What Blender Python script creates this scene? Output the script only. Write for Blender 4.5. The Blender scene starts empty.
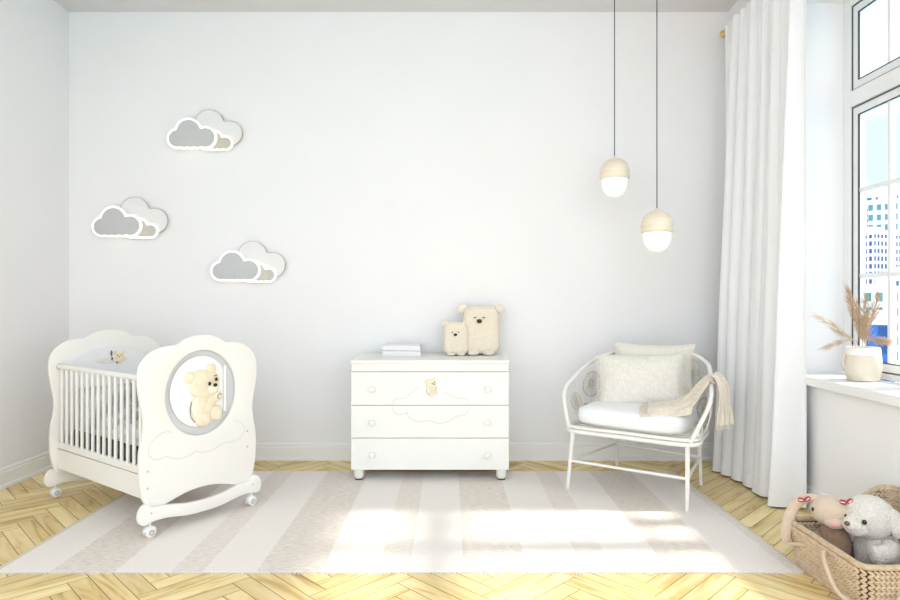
import bpy, math, random
from mathutils import Vector, Matrix, noise
R = math.radians
PI = math.pi
rng = random.Random(7)
scn = bpy.context.scene
COL = scn.collection

# ------------------------------------------------------------------ camera, sky, sun, exposure
cam_data = bpy.data.cameras.new('camera')
cam_data.sensor_width = 36.0
cam_data.lens = 620 / 900 * 36.0
cam_data.clip_end = 2000
cam = bpy.data.objects.new('camera', cam_data)
cam.location = (0, 0, 1.2)
cam.rotation_euler = (R(90), 0, 0)
COL.objects.link(cam)
scn.camera = cam

world = bpy.data.worlds.new('sky')
scn.world = world
world.use_nodes = True
wn, wl = world.node_tree.nodes, world.node_tree.links
wn.clear()
w_out = wn.new('ShaderNodeOutputWorld')
w_bg = wn.new('ShaderNodeBackground')
w_tc = wn.new('ShaderNodeTexCoord')
w_map = wn.new('ShaderNodeMapping')
w_map.inputs['Scale'].default_value = (1, 1, 3.5)
w_noise = wn.new('ShaderNodeTexNoise')
w_noise.inputs['Scale'].default_value = 2.2
w_noise.inputs['Detail'].default_value = 5
w_ramp = wn.new('ShaderNodeValToRGB')
w_ramp.color_ramp.elements[0].position = 0.36
w_ramp.color_ramp.elements[0].color = (0.55, 0.84, 1.0, 1)
w_ramp.color_ramp.elements[1].position = 0.52
w_ramp.color_ramp.elements[1].color = (1, 0.97, 0.97, 1)
wl.new(w_tc.outputs['Generated'], w_map.inputs['Vector'])
wl.new(w_map.outputs['Vector'], w_noise.inputs['Vector'])
wl.new(w_noise.outputs['Fac'], w_ramp.inputs['Fac'])
wl.new(w_ramp.outputs['Color'], w_bg.inputs['Color'])
wl.new(w_bg.outputs['Background'], w_out.inputs['Surface'])
# the sky is brighter on the side the open front of the room faces than behind the window
w_sep = wn.new('ShaderNodeSeparateXYZ')
w_rng = wn.new('ShaderNodeMapRange')
w_rng.interpolation_type = 'SMOOTHSTEP'
w_rng.inputs['From Min'].default_value = -0.45
w_rng.inputs['From Max'].default_value = 0.25
w_rng.inputs['To Min'].default_value = 2.4
w_rng.inputs['To Max'].default_value = 1.45
wl.new(w_tc.outputs['Generated'], w_sep.inputs[0])
wl.new(w_sep.outputs['Y'], w_rng.inputs['Value'])
wl.new(w_rng.outputs['Result'], w_bg.inputs['Strength'])

sun_data = bpy.data.lights.new('sun', 'SUN')
sun_data.energy = 4.4
sun_data.angle = R(3.5)
sun_data.color = (1.0, 0.97, 0.90)
sun = bpy.data.objects.new('sun', sun_data)
COL.objects.link(sun)
sun_dir = Vector((-math.cos(R(44)) * math.cos(R(1)), -math.cos(R(44)) * math.sin(R(1)), -math.sin(R(44))))
sun.rotation_euler = sun_dir.to_track_quat('-Z', 'Y').to_euler()
sun.location = (8, 2, 8)

scn.view_settings.view_transform = 'Standard'
scn.view_settings.look = 'None'
scn.view_settings.gamma = 1
scn.view_settings.use_curve_mapping = False
scn.view_settings.exposure = 0.06

# ------------------------------------------------------------------ materials
def mat(name, col, rough=0.6, bump=0.0, bscale=80, var=0.0, vscale=6, metal=0.0, emit=None, estr=0.0,
        trans=0.0, sheen=0.0, stretch=(1, 1, 1), col2=None):
    m = bpy.data.materials.new(name)
    m.use_nodes = True
    n, l = m.node_tree.nodes, m.node_tree.links
    b = n['Principled BSDF']
    b.inputs['Base Color'].default_value = (*col, 1)
    b.inputs['Roughness'].default_value = rough
    b.inputs['Metallic'].default_value = metal
    if sheen: b.inputs['Sheen Weight'].default_value = sheen
    if trans: b.inputs['Transmission Weight'].default_value = trans
    if emit:
        b.inputs['Emission Color'].default_value = (*emit, 1)
        b.inputs['Emission Strength'].default_value = estr
    tc = n.new('ShaderNodeTexCoord')
    mp = n.new('ShaderNodeMapping')
    mp.inputs['Scale'].default_value = stretch
    l.new(tc.outputs['Object'], mp.inputs['Vector'])
    nz = n.new('ShaderNodeTexNoise')
    nz.inputs['Scale'].default_value = vscale
    nz.inputs['Detail'].default_value = 4
    l.new(mp.outputs['Vector'], nz.inputs['Vector'])
    mx = n.new('ShaderNodeMix'); mx.data_type = 'RGBA'
    c2 = col2 if col2 else tuple(max(0, c * (1 - var)) for c in col)
    mx.inputs['A'].default_value = (*col, 1)
    mx.inputs['B'].default_value = (*c2, 1)
    rp = n.new('ShaderNodeValToRGB')
    rp.color_ramp.elements[0].position = 0.35
    rp.color_ramp.elements[1].position = 0.68
    l.new(nz.outputs['Fac'], rp.inputs['Fac'])
    l.new(rp.outputs['Color'], mx.inputs['Factor'])
    l.new(mx.outputs['Result'], b.inputs['Base Color'])
    if bump:
        bn = n.new('ShaderNodeTexNoise')
        bn.inputs['Scale'].default_value = bscale
        bn.inputs['Detail'].default_value = 3
        l.new(mp.outputs['Vector'], bn.inputs['Vector'])
        bp = n.new('ShaderNodeBump')
        bp.inputs['Strength'].default_value = bump
        bp.inputs['Distance'].default_value = 0.01
        l.new(bn.outputs['Fac'], bp.inputs['Height'])
        l.new(bp.outputs['Normal'], b.inputs['Normal'])
    return m

M = {}
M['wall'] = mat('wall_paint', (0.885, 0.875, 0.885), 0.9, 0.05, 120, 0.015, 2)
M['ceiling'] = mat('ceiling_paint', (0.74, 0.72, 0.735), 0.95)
M['trim'] = mat('trim_paint', (0.88, 0.88, 0.87), 0.55)
M['cream'] = mat('cream_lacquer', (0.86, 0.84, 0.80), 0.38, 0, 80, 0.015, 3)
M['dresser'] = mat('ivory_lacquer', (0.86, 0.845, 0.81), 0.4, 0, 80, 0.015, 3)
M['groove'] = mat('shadow_gap', (0.30, 0.28, 0.25), 0.8)
M['emblem_line'] = mat('engraved_line', (0.68, 0.65, 0.59), 0.6)
M['white'] = mat('white_gloss', (0.88, 0.88, 0.87), 0.35)
M['book'] = mat('white_book_cover', (0.84, 0.83, 0.82), 0.5)
M['pages'] = mat('paper_pages', (0.80, 0.77, 0.72), 0.9, 0.2, 300)
M['foot'] = mat('ivory_foot', (0.82, 0.80, 0.75), 0.35)
M['dark'] = mat('black_rubber', (0.03, 0.03, 0.03), 0.6)
M['chrome'] = mat('grey_plastic', (0.50, 0.50, 0.50), 0.3, metal=0.3)
M['castor'] = mat('white_plastic', (0.80, 0.79, 0.77), 0.35)
M['acrylic'] = mat('frosted_grey_acrylic', (0.66, 0.66, 0.68), 0.3, 0, 80, 0.08, 4)
M['board'] = mat('white_board', (0.90, 0.90, 0.90), 0.4)
M['bear_tan'] = mat('tan_painted_wood', (0.87, 0.77, 0.585), 0.55, 0, 80, 0.12, 20)
M['bear_light'] = mat('cream_painted_wood', (0.88, 0.82, 0.70), 0.55)
M['black'] = mat('black_paint', (0.012, 0.01, 0.01), 0.3)
M['brown'] = mat('brown_thread', (0.20, 0.12, 0.07), 0.7)
M['linen'] = mat('white_linen', (0.86, 0.86, 0.87), 0.9, 0.15, 250, 0.03, 10, sheen=0.2)
M['bedding'] = mat('grey_white_bedding', (0.74, 0.74, 0.75), 0.95, 0.3, 60, 0.45, 9, sheen=0.2, col2=(0.24, 0.24, 0.25))
M['mattress'] = mat('shade_dark_ticking', (0.10, 0.095, 0.09), 0.95, 0.3, 60, 0.5, 12)  # near-black tone paints in the shade low inside the crib
M['cushion'] = mat('white_cotton', (0.88, 0.88, 0.88), 0.9, 0.12, 200, 0.02, 10, sheen=0.2)
M['pillow'] = mat('oatmeal_linen', (0.87, 0.83, 0.755), 0.95, 0.5, 170, 0.12, 60, sheen=0.2, stretch=(1, 1, 1))
M['pillow_back'] = mat('pale_oatmeal_linen', (0.87, 0.82, 0.73), 0.95, 0.5, 170, 0.1, 60, sheen=0.2)
M['throw'] = mat('beige_wool', (0.82, 0.73, 0.61), 0.95, 0.5, 220, 0.12, 40, sheen=0.3)
M['fringe'] = mat('beige_fringe', (0.70, 0.62, 0.50), 0.95)
M['rattan'] = mat('white_painted_rattan', (0.86, 0.84, 0.80), 0.45, 0.1, 60, 0.04, 20)
M['rattan_weave'] = mat('bleached_rattan', (0.62, 0.56, 0.46), 0.6, 0.1, 60, 0.1, 20)
M['plush_cream'] = mat('cream_plush', (0.90, 0.80, 0.64), 1.0, 0.5, 220, 0.1, 90, sheen=0.6)
M['plush_foot'] = mat('pale_plush', (0.92, 0.83, 0.69), 1.0, 0.5, 220, 0.1, 90, sheen=0.6)
M['plush_white'] = mat('white_curly_plush', (0.86, 0.81, 0.75), 1.0, 1.0, 130, 0.16, 90, sheen=0.6)
M['bunny_face'] = mat('blush_beige_plush', (0.70, 0.56, 0.44), 1.0, 0.5, 220, 0.08, 60, sheen=0.4)
M['bunny_body'] = mat('brown_plush', (0.42, 0.26, 0.17), 1.0, 0.6, 220, 0.2, 60, sheen=0.3)
M['pink'] = mat('pink_felt', (0.80, 0.45, 0.42), 0.9)
M['red'] = mat('red_ribbon', (0.42, 0.05, 0.08), 0.8)
M['ribbon_white'] = mat('white_ribbon', (0.85, 0.82, 0.80), 0.8)
M['wicker'] = mat('woven_seagrass', (0.70, 0.56, 0.42), 0.85, 0.4, 120, 0.45, 40, col2=(0.60, 0.45, 0.30))
M['wicker_rim'] = mat('seagrass_rim', (0.68, 0.52, 0.36), 0.85, 0.4, 120, 0.3, 40)
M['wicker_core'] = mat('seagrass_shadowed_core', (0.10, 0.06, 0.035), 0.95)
M['rope'] = mat('pale_rope', (0.66, 0.53, 0.40), 0.85, 0.4, 160)
M['curtain'] = mat('white_curtain_cloth', (0.87, 0.87, 0.89), 0.95, 0.1, 260, 0.02, 10, sheen=0.2)
M['gold'] = mat('brushed_brass', (0.78, 0.54, 0.22), 0.3, metal=0.9)
M['oak'] = mat('pale_wood', (0.88, 0.78, 0.62), 0.5, 0.05, 60, 0.12, 6, stretch=(1, 1, 9))
M['globe'] = mat('opal_glass', (0.92, 0.92, 0.92), 0.25, emit=(1, 0.98, 0.95), estr=0.15)
M['cord'] = mat('black_cable', (0.03, 0.03, 0.03), 0.6)
M['cloud_grey'] = mat('matt_grey_metal', (0.56, 0.56, 0.57), 0.7)
M['cloud_white'] = mat('matt_white_metal', (0.82, 0.81, 0.80), 0.7)
M['cloud_tan'] = mat('taupe_edge', (0.55, 0.50, 0.44), 0.6)
M['cloud_beige'] = mat('warm_beige_metal', (0.62, 0.58, 0.51), 0.6, 0, 80, 0.1, 30)
M['cloud_glow'] = mat('lit_acrylic_edge', (0.95, 0.95, 0.93), 0.4, emit=(1, 0.97, 0.90), estr=0.4)
M['pot'] = mat('cream_ceramic', (0.74, 0.67, 0.56), 0.5, 0.15, 40, 0.06, 6)
M['pot_glaze'] = mat('white_glaze', (0.86, 0.84, 0.80), 0.4)
M['pampas'] = mat('dried_pampas', (0.66, 0.48, 0.32), 1.0, 0, 80, 0.3, 30)
M['pampas_pale'] = mat('pale_dried_pampas', (0.80, 0.70, 0.56), 1.0, 0, 80, 0.25, 30)
M['frame'] = mat('window_white_paint', (0.84, 0.84, 0.84), 0.4)
M['gasket'] = mat('black_gasket', (0.05, 0.05, 0.055), 0.6)
M['sill'] = mat('white_sill_stone', (0.87, 0.87, 0.87), 0.35)
M['ground'] = mat('pale_city_ground', (0.55, 0.72, 0.78), 0.9, 0, 80, 0.3, 0.02, col2=(0.10, 0.45, 0.62))

def glass_mat():
    m = bpy.data.materials.new('window_glass'); m.use_nodes = True
    n, l = m.node_tree.nodes, m.node_tree.links; n.clear()
    o = n.new('ShaderNodeOutputMaterial'); mx = n.new('ShaderNodeMixShader')
    t = n.new('ShaderNodeBsdfTransparent'); g = n.new('ShaderNodeBsdfGlossy')
    g.inputs['Roughness'].default_value = 0.02
    f = n.new('ShaderNodeLayerWeight'); f.inputs['Blend'].default_value = 0.04
    l.new(f.outputs[0], mx.inputs[0]); l.new(t.outputs[0], mx.inputs[1]); l.new(g.outputs[0], mx.inputs[2])
    l.new(mx.outputs[0], o.inputs[0])
    return m
M['glass'] = glass_mat()

def floor_mat():
    m = bpy.data.materials.new('oak_parquet'); m.use_nodes = True
    n, l = m.node_tree.nodes, m.node_tree.links
    b = n['Principled BSDF']
    at = n.new('ShaderNodeAttribute'); at.attribute_name = 'plank'
    uv = n.new('ShaderNodeUVMap'); uv.uv_map = 'UVMap'
    # shift each plank to its own patch of grain
    cmb = n.new('ShaderNodeCombineXYZ')
    ml = n.new('ShaderNodeMath'); ml.operation = 'MULTIPLY'; ml.inputs[1].default_value = 61.0
    l.new(at.outputs['Fac'], ml.inputs[0]); l.new(ml.outputs[0], cmb.inputs['Z'])
    add = n.new('ShaderNodeVectorMath'); add.operation = 'ADD'
    l.new(uv.outputs['UV'], add.inputs[0]); l.new(cmb.outputs[0], add.inputs[1])
    mp = n.new('ShaderNodeMapping'); mp.inputs['Scale'].default_value = (2.0, 14, 1)
    l.new(add.outputs[0], mp.inputs['Vector'])
    nz = n.new('ShaderNodeTexNoise'); nz.inputs['Scale'].default_value = 1.0; nz.inputs['Detail'].default_value = 6
    nz.inputs['Distortion'].default_value = 1.2
    l.new(mp.outputs['Vector'], nz.inputs['Vector'])
    r1 = n.new('ShaderNodeValToRGB')
    e = r1.color_ramp.elements
    e[0].position = 0.27; e[0].color = (0.48, 0.31, 0.10, 1)
    e[1].position = 0.60; e[1].color = (0.88, 0.74, 0.42, 1)
    mid = e.new(0.42); mid.color = (0.79, 0.61, 0.28, 1)
    l.new(nz.outputs['Fac'], r1.inputs['Fac'])
    r2 = n.new('ShaderNodeValToRGB')
    e = r2.color_ramp.elements
    e[0].position = 0.0; e[0].color = (0.86, 0.80, 0.70, 1)
    e[1].position = 1.0; e[1].color = (1.08, 1.08, 1.04, 1)
    l.new(at.outputs['Fac'], r2.inputs['Fac'])
    mx = n.new('ShaderNodeMix'); mx.data_type = 'RGBA'; mx.blend_type = 'MULTIPLY'
    mx.inputs['Factor'].default_value = 1
    l.new(r1.outputs['Color'], mx.inputs['A']); l.new(r2.outputs['Color'], mx.inputs['B'])
    l.new(mx.outputs['Result'], b.inputs['Base Color'])
    b.inputs['Roughness'].default_value = 0.42
    bp = n.new('ShaderNodeBump'); bp.inputs['Strength'].default_value = 0.15; bp.inputs['Distance'].default_value = 0.003
    l.new(nz.outputs['Fac'], bp.inputs['Height']); l.new(bp.outputs['Normal'], b.inputs['Normal'])
    return m
M['parquet'] = floor_mat()
M['floor_gap'] = mat('floor_gap', (0.10, 0.055, 0.02), 0.9)

def rug_mat():
    # woven stripes that run along the rug's depth (local y); x in metres from world origin
    m = bpy.data.materials.new('striped_wool_rug'); m.use_nodes = True
    n, l = m.node_tree.nodes, m.node_tree.links
    b = n['Principled BSDF']; b.inputs['Roughness'].default_value = 1.0
    tc = n.new('ShaderNodeTexCoord'); sp = n.new('ShaderNodeSeparateXYZ')
    l.new(tc.outputs['Object'], sp.inputs[0])
    sh = n.new('ShaderNodeMath'); sh.operation = 'ADD'; sh.inputs[1].default_value = 1.75 + 0.91
    l.new(sp.outputs['X'], sh.inputs[0])
    wob = n.new('ShaderNodeTexNoise'); wob.inputs['Scale'].default_value = 45
    l.new(tc.outputs['Object'], wob.inputs['Vector'])
    wa = n.new('ShaderNodeMath'); wa.operation = 'MULTIPLY_ADD'; wa.inputs[1].default_value = 0.02; 
    l.new(wob.outputs['Fac'], wa.inputs[0]); l.new(sh.outputs[0], wa.inputs[2])
    dv = n.new('ShaderNodeMath'); dv.operation = 'DIVIDE'; dv.inputs[1].default_value = 0.91
    l.new(wa.outputs[0], dv.inputs[0])
    fr = n.new('ShaderNodeMath'); fr.operation = 'FRACT'; l.new(dv.outputs[0], fr.inputs[0])
    rp = n.new('ShaderNodeValToRGB'); rp.color_ramp.interpolation = 'CONSTANT'
    e = rp.color_ramp.elements
    e[0].position = 0.0; e[0].color = (1, 1, 1, 1)
    e[1].position = 0.31; e[1].color = (0, 0, 0, 1)
    a = e.new(0.585); a.color = (0.75, 0.75, 0.75, 1)
    a = e.new(0.735); a.color = (0, 0, 0, 1)
    l.new(fr.outputs[0], rp.inputs['Fac'])
    # fleck of the darker bands
    mp = n.new('ShaderNodeMapping'); mp.inputs['Scale'].default_value = (26, 110, 1)
    l.new(tc.outputs['Object'], mp.inputs['Vector'])
    nz = n.new('ShaderNodeTexNoise'); nz.inputs['Scale'].default_value = 1; nz.inputs['Detail'].default_value = 3
    l.new(mp.outputs['Vector'], nz.inputs['Vector'])
    fl = n.new('ShaderNodeValToRGB')
    fl.color_ramp.elements[0].position = 0.38; fl.color_ramp.elements[0].color = (0.71, 0.63, 0.56, 1)
    fl.color_ramp.elements[1].position = 0.60; fl.color_ramp.elements[1].color = (0.84, 0.76, 0.70, 1)
    l.new(nz.outputs['Fac'], fl.inputs['Fac'])
    # ribs of the pale bands
    wv = n.new('ShaderNodeTexNoise'); wv.inputs['Scale'].default_value = 150
    l.new(tc.outputs['Object'], wv.inputs['Vector'])
    pl = n.new('ShaderNodeMix'); pl.data_type = 'RGBA'
    pl.inputs['A'].default_value = (0.84, 0.775, 0.72, 1); pl.inputs['B'].default_value = (0.90, 0.855, 0.81, 1)
    l.new(wv.outputs['Fac'], pl.inputs['Factor'])
    mx = n.new('ShaderNodeMix'); mx.data_type = 'RGBA'
    l.new(rp.outputs['Color'], mx.inputs['Factor'])
    l.new(pl.outputs['Result'], mx.inputs['A']); l.new(fl.outputs['Color'], mx.inputs['B'])
    l.new(mx.outputs['Result'], b.inputs['Base Color'])
    ad = n.new('ShaderNodeMath'); ad.operation = 'ADD'
    l.new(nz.outputs['Fac'], ad.inputs[0]); l.new(wv.outputs['Fac'], ad.inputs[1])
    bp = n.new('ShaderNodeBump'); bp.inputs['Strength'].default_value = 0.8; bp.inputs['Distance'].default_value = 0.006
    l.new(ad.outputs[0], bp.inputs['Height']); l.new(bp.outputs['Normal'], b.inputs['Normal'])
    return m
M['rug'] = rug_mat()
M['rug_edge'] = mat('rug_border', (0.72, 0.64, 0.56), 1.0, 0.5, 200)

def tower_mat(name, wall, glass, sx, sz):
    m = bpy.data.materials.new(name); m.use_nodes = True
    n, l = m.node_tree.nodes, m.node_tree.links
    b = n['Principled BSDF']; b.inputs['Roughness'].default_value = 0.5
    tc = n.new('ShaderNodeTexCoord'); sp = n.new('ShaderNodeSeparateXYZ'); l.new(tc.outputs['Object'], sp.inputs[0])
    ad = n.new('ShaderNodeMath'); ad.operation = 'ADD'
    l.new(sp.outputs['X'], ad.inputs[0]); l.new(sp.outputs['Y'], ad.inputs[1])
    outs = []
    for src, s, th in ((ad.outputs[0], sx, 0.45), (sp.outputs['Z'], sz, 0.4)):
        d = n.new('ShaderNodeMath'); d.operation = 'DIVIDE'; d.inputs[1].default_value = s; l.new(src, d.inputs[0])
        f = n.new('ShaderNodeMath'); f.operation = 'FRACT'; l.new(d.outputs[0], f.inputs[0])
        g = n.new('ShaderNodeMath'); g.operation = 'GREATER_THAN'; g.inputs[1].default_value = th; l.new(f.outputs[0], g.inputs[0])
        outs.append(g.outputs[0])
    mu = n.new('ShaderNodeMath'); mu.operation = 'MULTIPLY'; l.new(outs[0], mu.inputs[0]); l.new(outs[1], mu.inputs[1])
    mx = n.new('ShaderNodeMix'); mx.data_type = 'RGBA'
    mx.inputs['A'].default_value = (*wall, 1); mx.inputs['B'].default_value = (*glass, 1)
    l.new(mu.outputs[0], mx.inputs['Factor']); l.new(mx.outputs['Result'], b.inputs['Base Color'])
    return m

# ------------------------------------------------------------------ mesh helpers
class G:
    """Collects shapes and links them as ONE mesh object."""
    def __init__(s):
        s.v = []; s.f = []; s.X = Matrix.Identity(4)
    def add(s, vs, fs, X=None):
        T = s.X @ X if X is not None else s.X
        o = len(s.v)
        s.v += [T @ Vector(p) for p in vs]
        s.f += [tuple(i + o for i in f) for f in fs]
    def box(s, x0, x1, y0, y1, z0, z1, X=None):
        vs = [(x, y, z) for z in (z0, z1) for y in (y0, y1) for x in (x0, x1)]
        s.add(vs, [(0, 2, 3, 1), (4, 5, 7, 6), (0, 1, 5, 4), (2, 6, 7, 3), (0, 4, 6, 2), (1, 3, 7, 5)], X)
    def tube(s, pts, r, n=8, closed=False, X=None, flat=1.0):
        pts = [Vector(p) for p in pts]; N = len(pts)
        rr = r if isinstance(r, (list, tuple)) else [r] * N
        tang = []
        for i in range(N):
            a = pts[(i - 1) % N] if (closed or i > 0) else pts[i]
            b = pts[(i + 1) % N] if (closed or i < N - 1) else pts[i]
            t = (b - a); tang.append(t.normalized() if t.length > 1e-9 else Vector((0, 0, 1)))
        up = Vector((0, 0, 1)) if abs(tang[0].z) < 0.9 else Vector((1, 0, 0))
        nrm = (up - tang[0] * up.dot(tang[0])).normalized()
        vs = []
        for i in range(N):
            nrm = (nrm - tang[i] * nrm.dot(tang[i]))
            nrm = nrm.normalized() if nrm.length > 1e-6 else Vector((1, 0, 0))
            bn = tang[i].cross(nrm)
            for k in range(n):
                a = 2 * PI * k / n
                vs.append(pts[i] + nrm * math.cos(a) * rr[i] + bn * math.sin(a) * rr[i] * flat)
        fs = []
        for i in range(N if closed else N - 1):
            j = (i + 1) % N
            for k in range(n):
                fs.append((i * n + k, i * n + (k + 1) % n, j * n + (k + 1) % n, j * n + k))
        if not closed:
            fs.append(tuple(range(n))[::-1]); fs.append(tuple((N - 1) * n + k for k in range(n)))
        s.add(vs, fs, X)
    def lathe(s, prof, n=32, X=None):
        vs, fs = [], []
        for r, z in prof:
            for k in range(n):
                a = 2 * PI * k / n; vs.append((r * math.cos(a), r * math.sin(a), z))
        for i in range(len(prof) - 1):
            for k in range(n):
                fs.append((i * n + k, i * n + (k + 1) % n, (i + 1) * n + (k + 1) % n, (i + 1) * n + k))
        fs.append(tuple(range(n))[::-1]); fs.append(tuple((len(prof) - 1) * n + k for k in range(n)))
        s.add(vs, fs, X)
    def ell(s, c, r, e1=1.0, e2=1.0, nu=20, nv=12, X=None, rot=None, fn=None):
        """superellipsoid; e<1 is boxier"""
        def pw(a, e): return math.copysign(abs(a) ** e, a)
        vs, fs = [], []
        Rm = rot.to_matrix() if rot is not None and hasattr(rot, 'to_matrix') else None
        for i in range(nv + 1):
            ph = -PI / 2 + PI * i / nv
            for k in range(nu):
                th = 2 * PI * k / nu
                p = Vector((r[0] * pw(math.cos(ph), e1) * pw(math.cos(th), e2),
                            r[1] * pw(math.cos(ph), e1) * pw(math.sin(th), e2), r[2] * pw(math.sin(ph), e1)))
                if fn: p = Vector(fn(p))
                if Rm: p = Rm @ p
                vs.append(p + Vector(c))
        for i in range(nv):
            for k in range(nu):
                fs.append((i * nu + k, i * nu + (k + 1) % nu, (i + 1) * nu + (k + 1) % nu, (i + 1) * nu + k))
        s.add(vs, fs, X)
    def grid(s, fn, nu, nv, X=None, closed_u=False):
        vs = [fn(i / nu, j / nv) for j in range(nv + 1) for i in range(nu + (0 if closed_u else 1))]
        w = nu if closed_u else nu + 1
        fs = [(j * w + i, j * w + (i + 1) % w, (j + 1) * w + (i + 1) % w, (j + 1) * w + i) for j in range(nv) for i in range(nu)]
        s.add(vs, fs, X)
    def build(s, name, m, parent=None, smooth=True, bevel=0, sub=0, solid=0, X=None, seg=2, angle=35):
        me = bpy.data.meshes.new(name)
        me.from_pydata([tuple(p) for p in s.v], [], s.f)
        me.validate(); me.update()
        me.materials.append(M[m] if isinstance(m, str) else m)
        o = bpy.data.objects.new(name, me); COL.objects.link(o)
        finish(o, smooth, bevel, sub, solid, seg, angle)
        if X is not None: o.matrix_world = X
        if parent is not None: o.parent = parent
        return o

def finish(o, smooth=True, bevel=0, sub=0, solid=0, seg=2, angle=35):
    import bmesh
    me = o.data
    bm = bmesh.new(); bm.from_mesh(me)
    bmesh.ops.remove_doubles(bm, verts=bm.verts, dist=1e-6)
    bmesh.ops.recalc_face_normals(bm, faces=bm.faces)
    if smooth:
        for f in bm.faces: f.smooth = True
        for e in bm.edges:
            if len(e.link_faces) != 2 or e.calc_face_angle(0) > R(angle): e.smooth = False
    bm.to_mesh(me); bm.free()
    if solid:
        d = o.modifiers.new('thickness', 'SOLIDIFY'); d.thickness = solid; d.offset = 0
    if bevel:
        d = o.modifiers.new('bevel', 'BEVEL'); d.width = bevel; d.segments = seg; d.limit_method = 'ANGLE'; d.angle_limit = R(40)
    if sub:
        d = o.modifiers.new('sub', 'SUBSURF'); d.levels = sub; d.render_levels = sub

def plate(name, outlines, thick, m, parent=None, X=None, bevel=0.0, smooth_angle=30):
    """flat board cut from closed outlines (first the edge, then holes); drawn in local XY, thickness along Z, turned by X"""
    cu = bpy.data.curves.new(name, 'CURVE'); cu.dimensions = '2D'; cu.fill_mode = 'BOTH'
    cu.extrude = max(thick / 2 - bevel, 0.0001); cu.bevel_depth = bevel; cu.bevel_resolution = 2
    for ol in outlines:
        sp = cu.splines.new('POLY'); sp.points.add(len(ol) - 1)
        for i, p in enumerate(ol): sp.points[i].co = (p[0], p[1], 0, 1)
        sp.use_cyclic_u = True
    tmp = bpy.data.objects.new('tmp', cu); COL.objects.link(tmp)
    dg = bpy.context.evaluated_depsgraph_get(); dg.update()
    me = bpy.data.meshes.new_from_object(tmp.evaluated_get(dg))
    bpy.data.objects.remove(tmp); bpy.data.curves.remove(cu)
    me.name = name
    if X is not None: me.transform(X)
    me.materials.clear(); me.materials.append(M[m])
    o = bpy.data.objects.new(name, me); COL.objects.link(o)
    finish(o, True, angle=smooth_angle)
    if parent is not None: o.parent = parent
    return o

# boards standing upright: outline (x, z) -> local X, Z ; thickness along Y, centred on y
def upright(y=0.0): return Matrix.Translation((0, y, 0)) @ Matrix.Rotation(R(90), 4, 'X')

def catmull(pts, n=8, closed=True):
    P = [Vector(p) for p in pts]; N = len(P); out = []
    rngi = range(N) if closed else range(N - 1)
    for i in rngi:
        p0 = P[(i - 1) % N] if closed or i > 0 else P[i]
        p1 = P[i]; p2 = P[(i + 1) % N]
        p3 = P[(i + 2) % N] if closed or i < N - 2 else p2
        for k in range(n):
            t = k / n
            out.append(0.5 * ((2 * p1) + (p2 - p0) * t + (2 * p0 - 5 * p1 + 4 * p2 - p3) * t * t + (3 * p1 - p0 - 3 * p2 + p3) * t ** 3))
    if not closed: out.append(P[-1])
    return out

def thing(name, label, cat, loc=(0, 0, 0), rz=0, group=None):
    o = bpy.data.objects.new(name, None); COL.objects.link(o)
    o.empty_display_size = 0.1
    o.location = loc; o.rotation_euler = (0, 0, rz)
    return tag(o, label, cat, group)
def tag(o, label, cat, group=None):
    o['label'] = label; o['category'] = cat
    if group: o['group'] = group
    return o
def struct(o): o['kind'] = 'structure'; return o
def bx(name, m, dims, parent=None, bevel=0, seg=2):
    g = G(); g.box(*dims); return g.build(name, m, parent, bevel=bevel, seg=seg)

# ------------------------------------------------------------------ room shell
XL, XR, YB, ZC, Y0 = -2.8575, 2.0775, 4.65, 3.36, -0.6
YW = 0.7             # where the side walls and the ceiling begin; the floor runs on to Y0
WX = 2.36            # inner face of the window
WALLX = 2.46         # outer face of the right wall
WY0, WY1, WZ0, WZ1 = 1.2, 3.72, 0.712, 2.98

def clip(poly, x0, x1, y0, y1):
    for ax, v, sg in ((0, x0, 1), (0, x1, -1), (1, y0, 1), (1, y1, -1)):
        out = []
        for i in range(len(poly)):
            a, b = poly[i], poly[(i + 1) % len(poly)]
            ia, ib = (a[ax] - v) * sg >= 0, (b[ax] - v) * sg >= 0
            if ia: out.append(a)
            if ia != ib:
                t = (v - a[ax]) / (b[ax] - a[ax]); out.append(tuple(a[k] + (b[k] - a[k]) * t for k in range(4)))
        poly = out
        if len(poly) < 3: return []
    return poly

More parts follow.
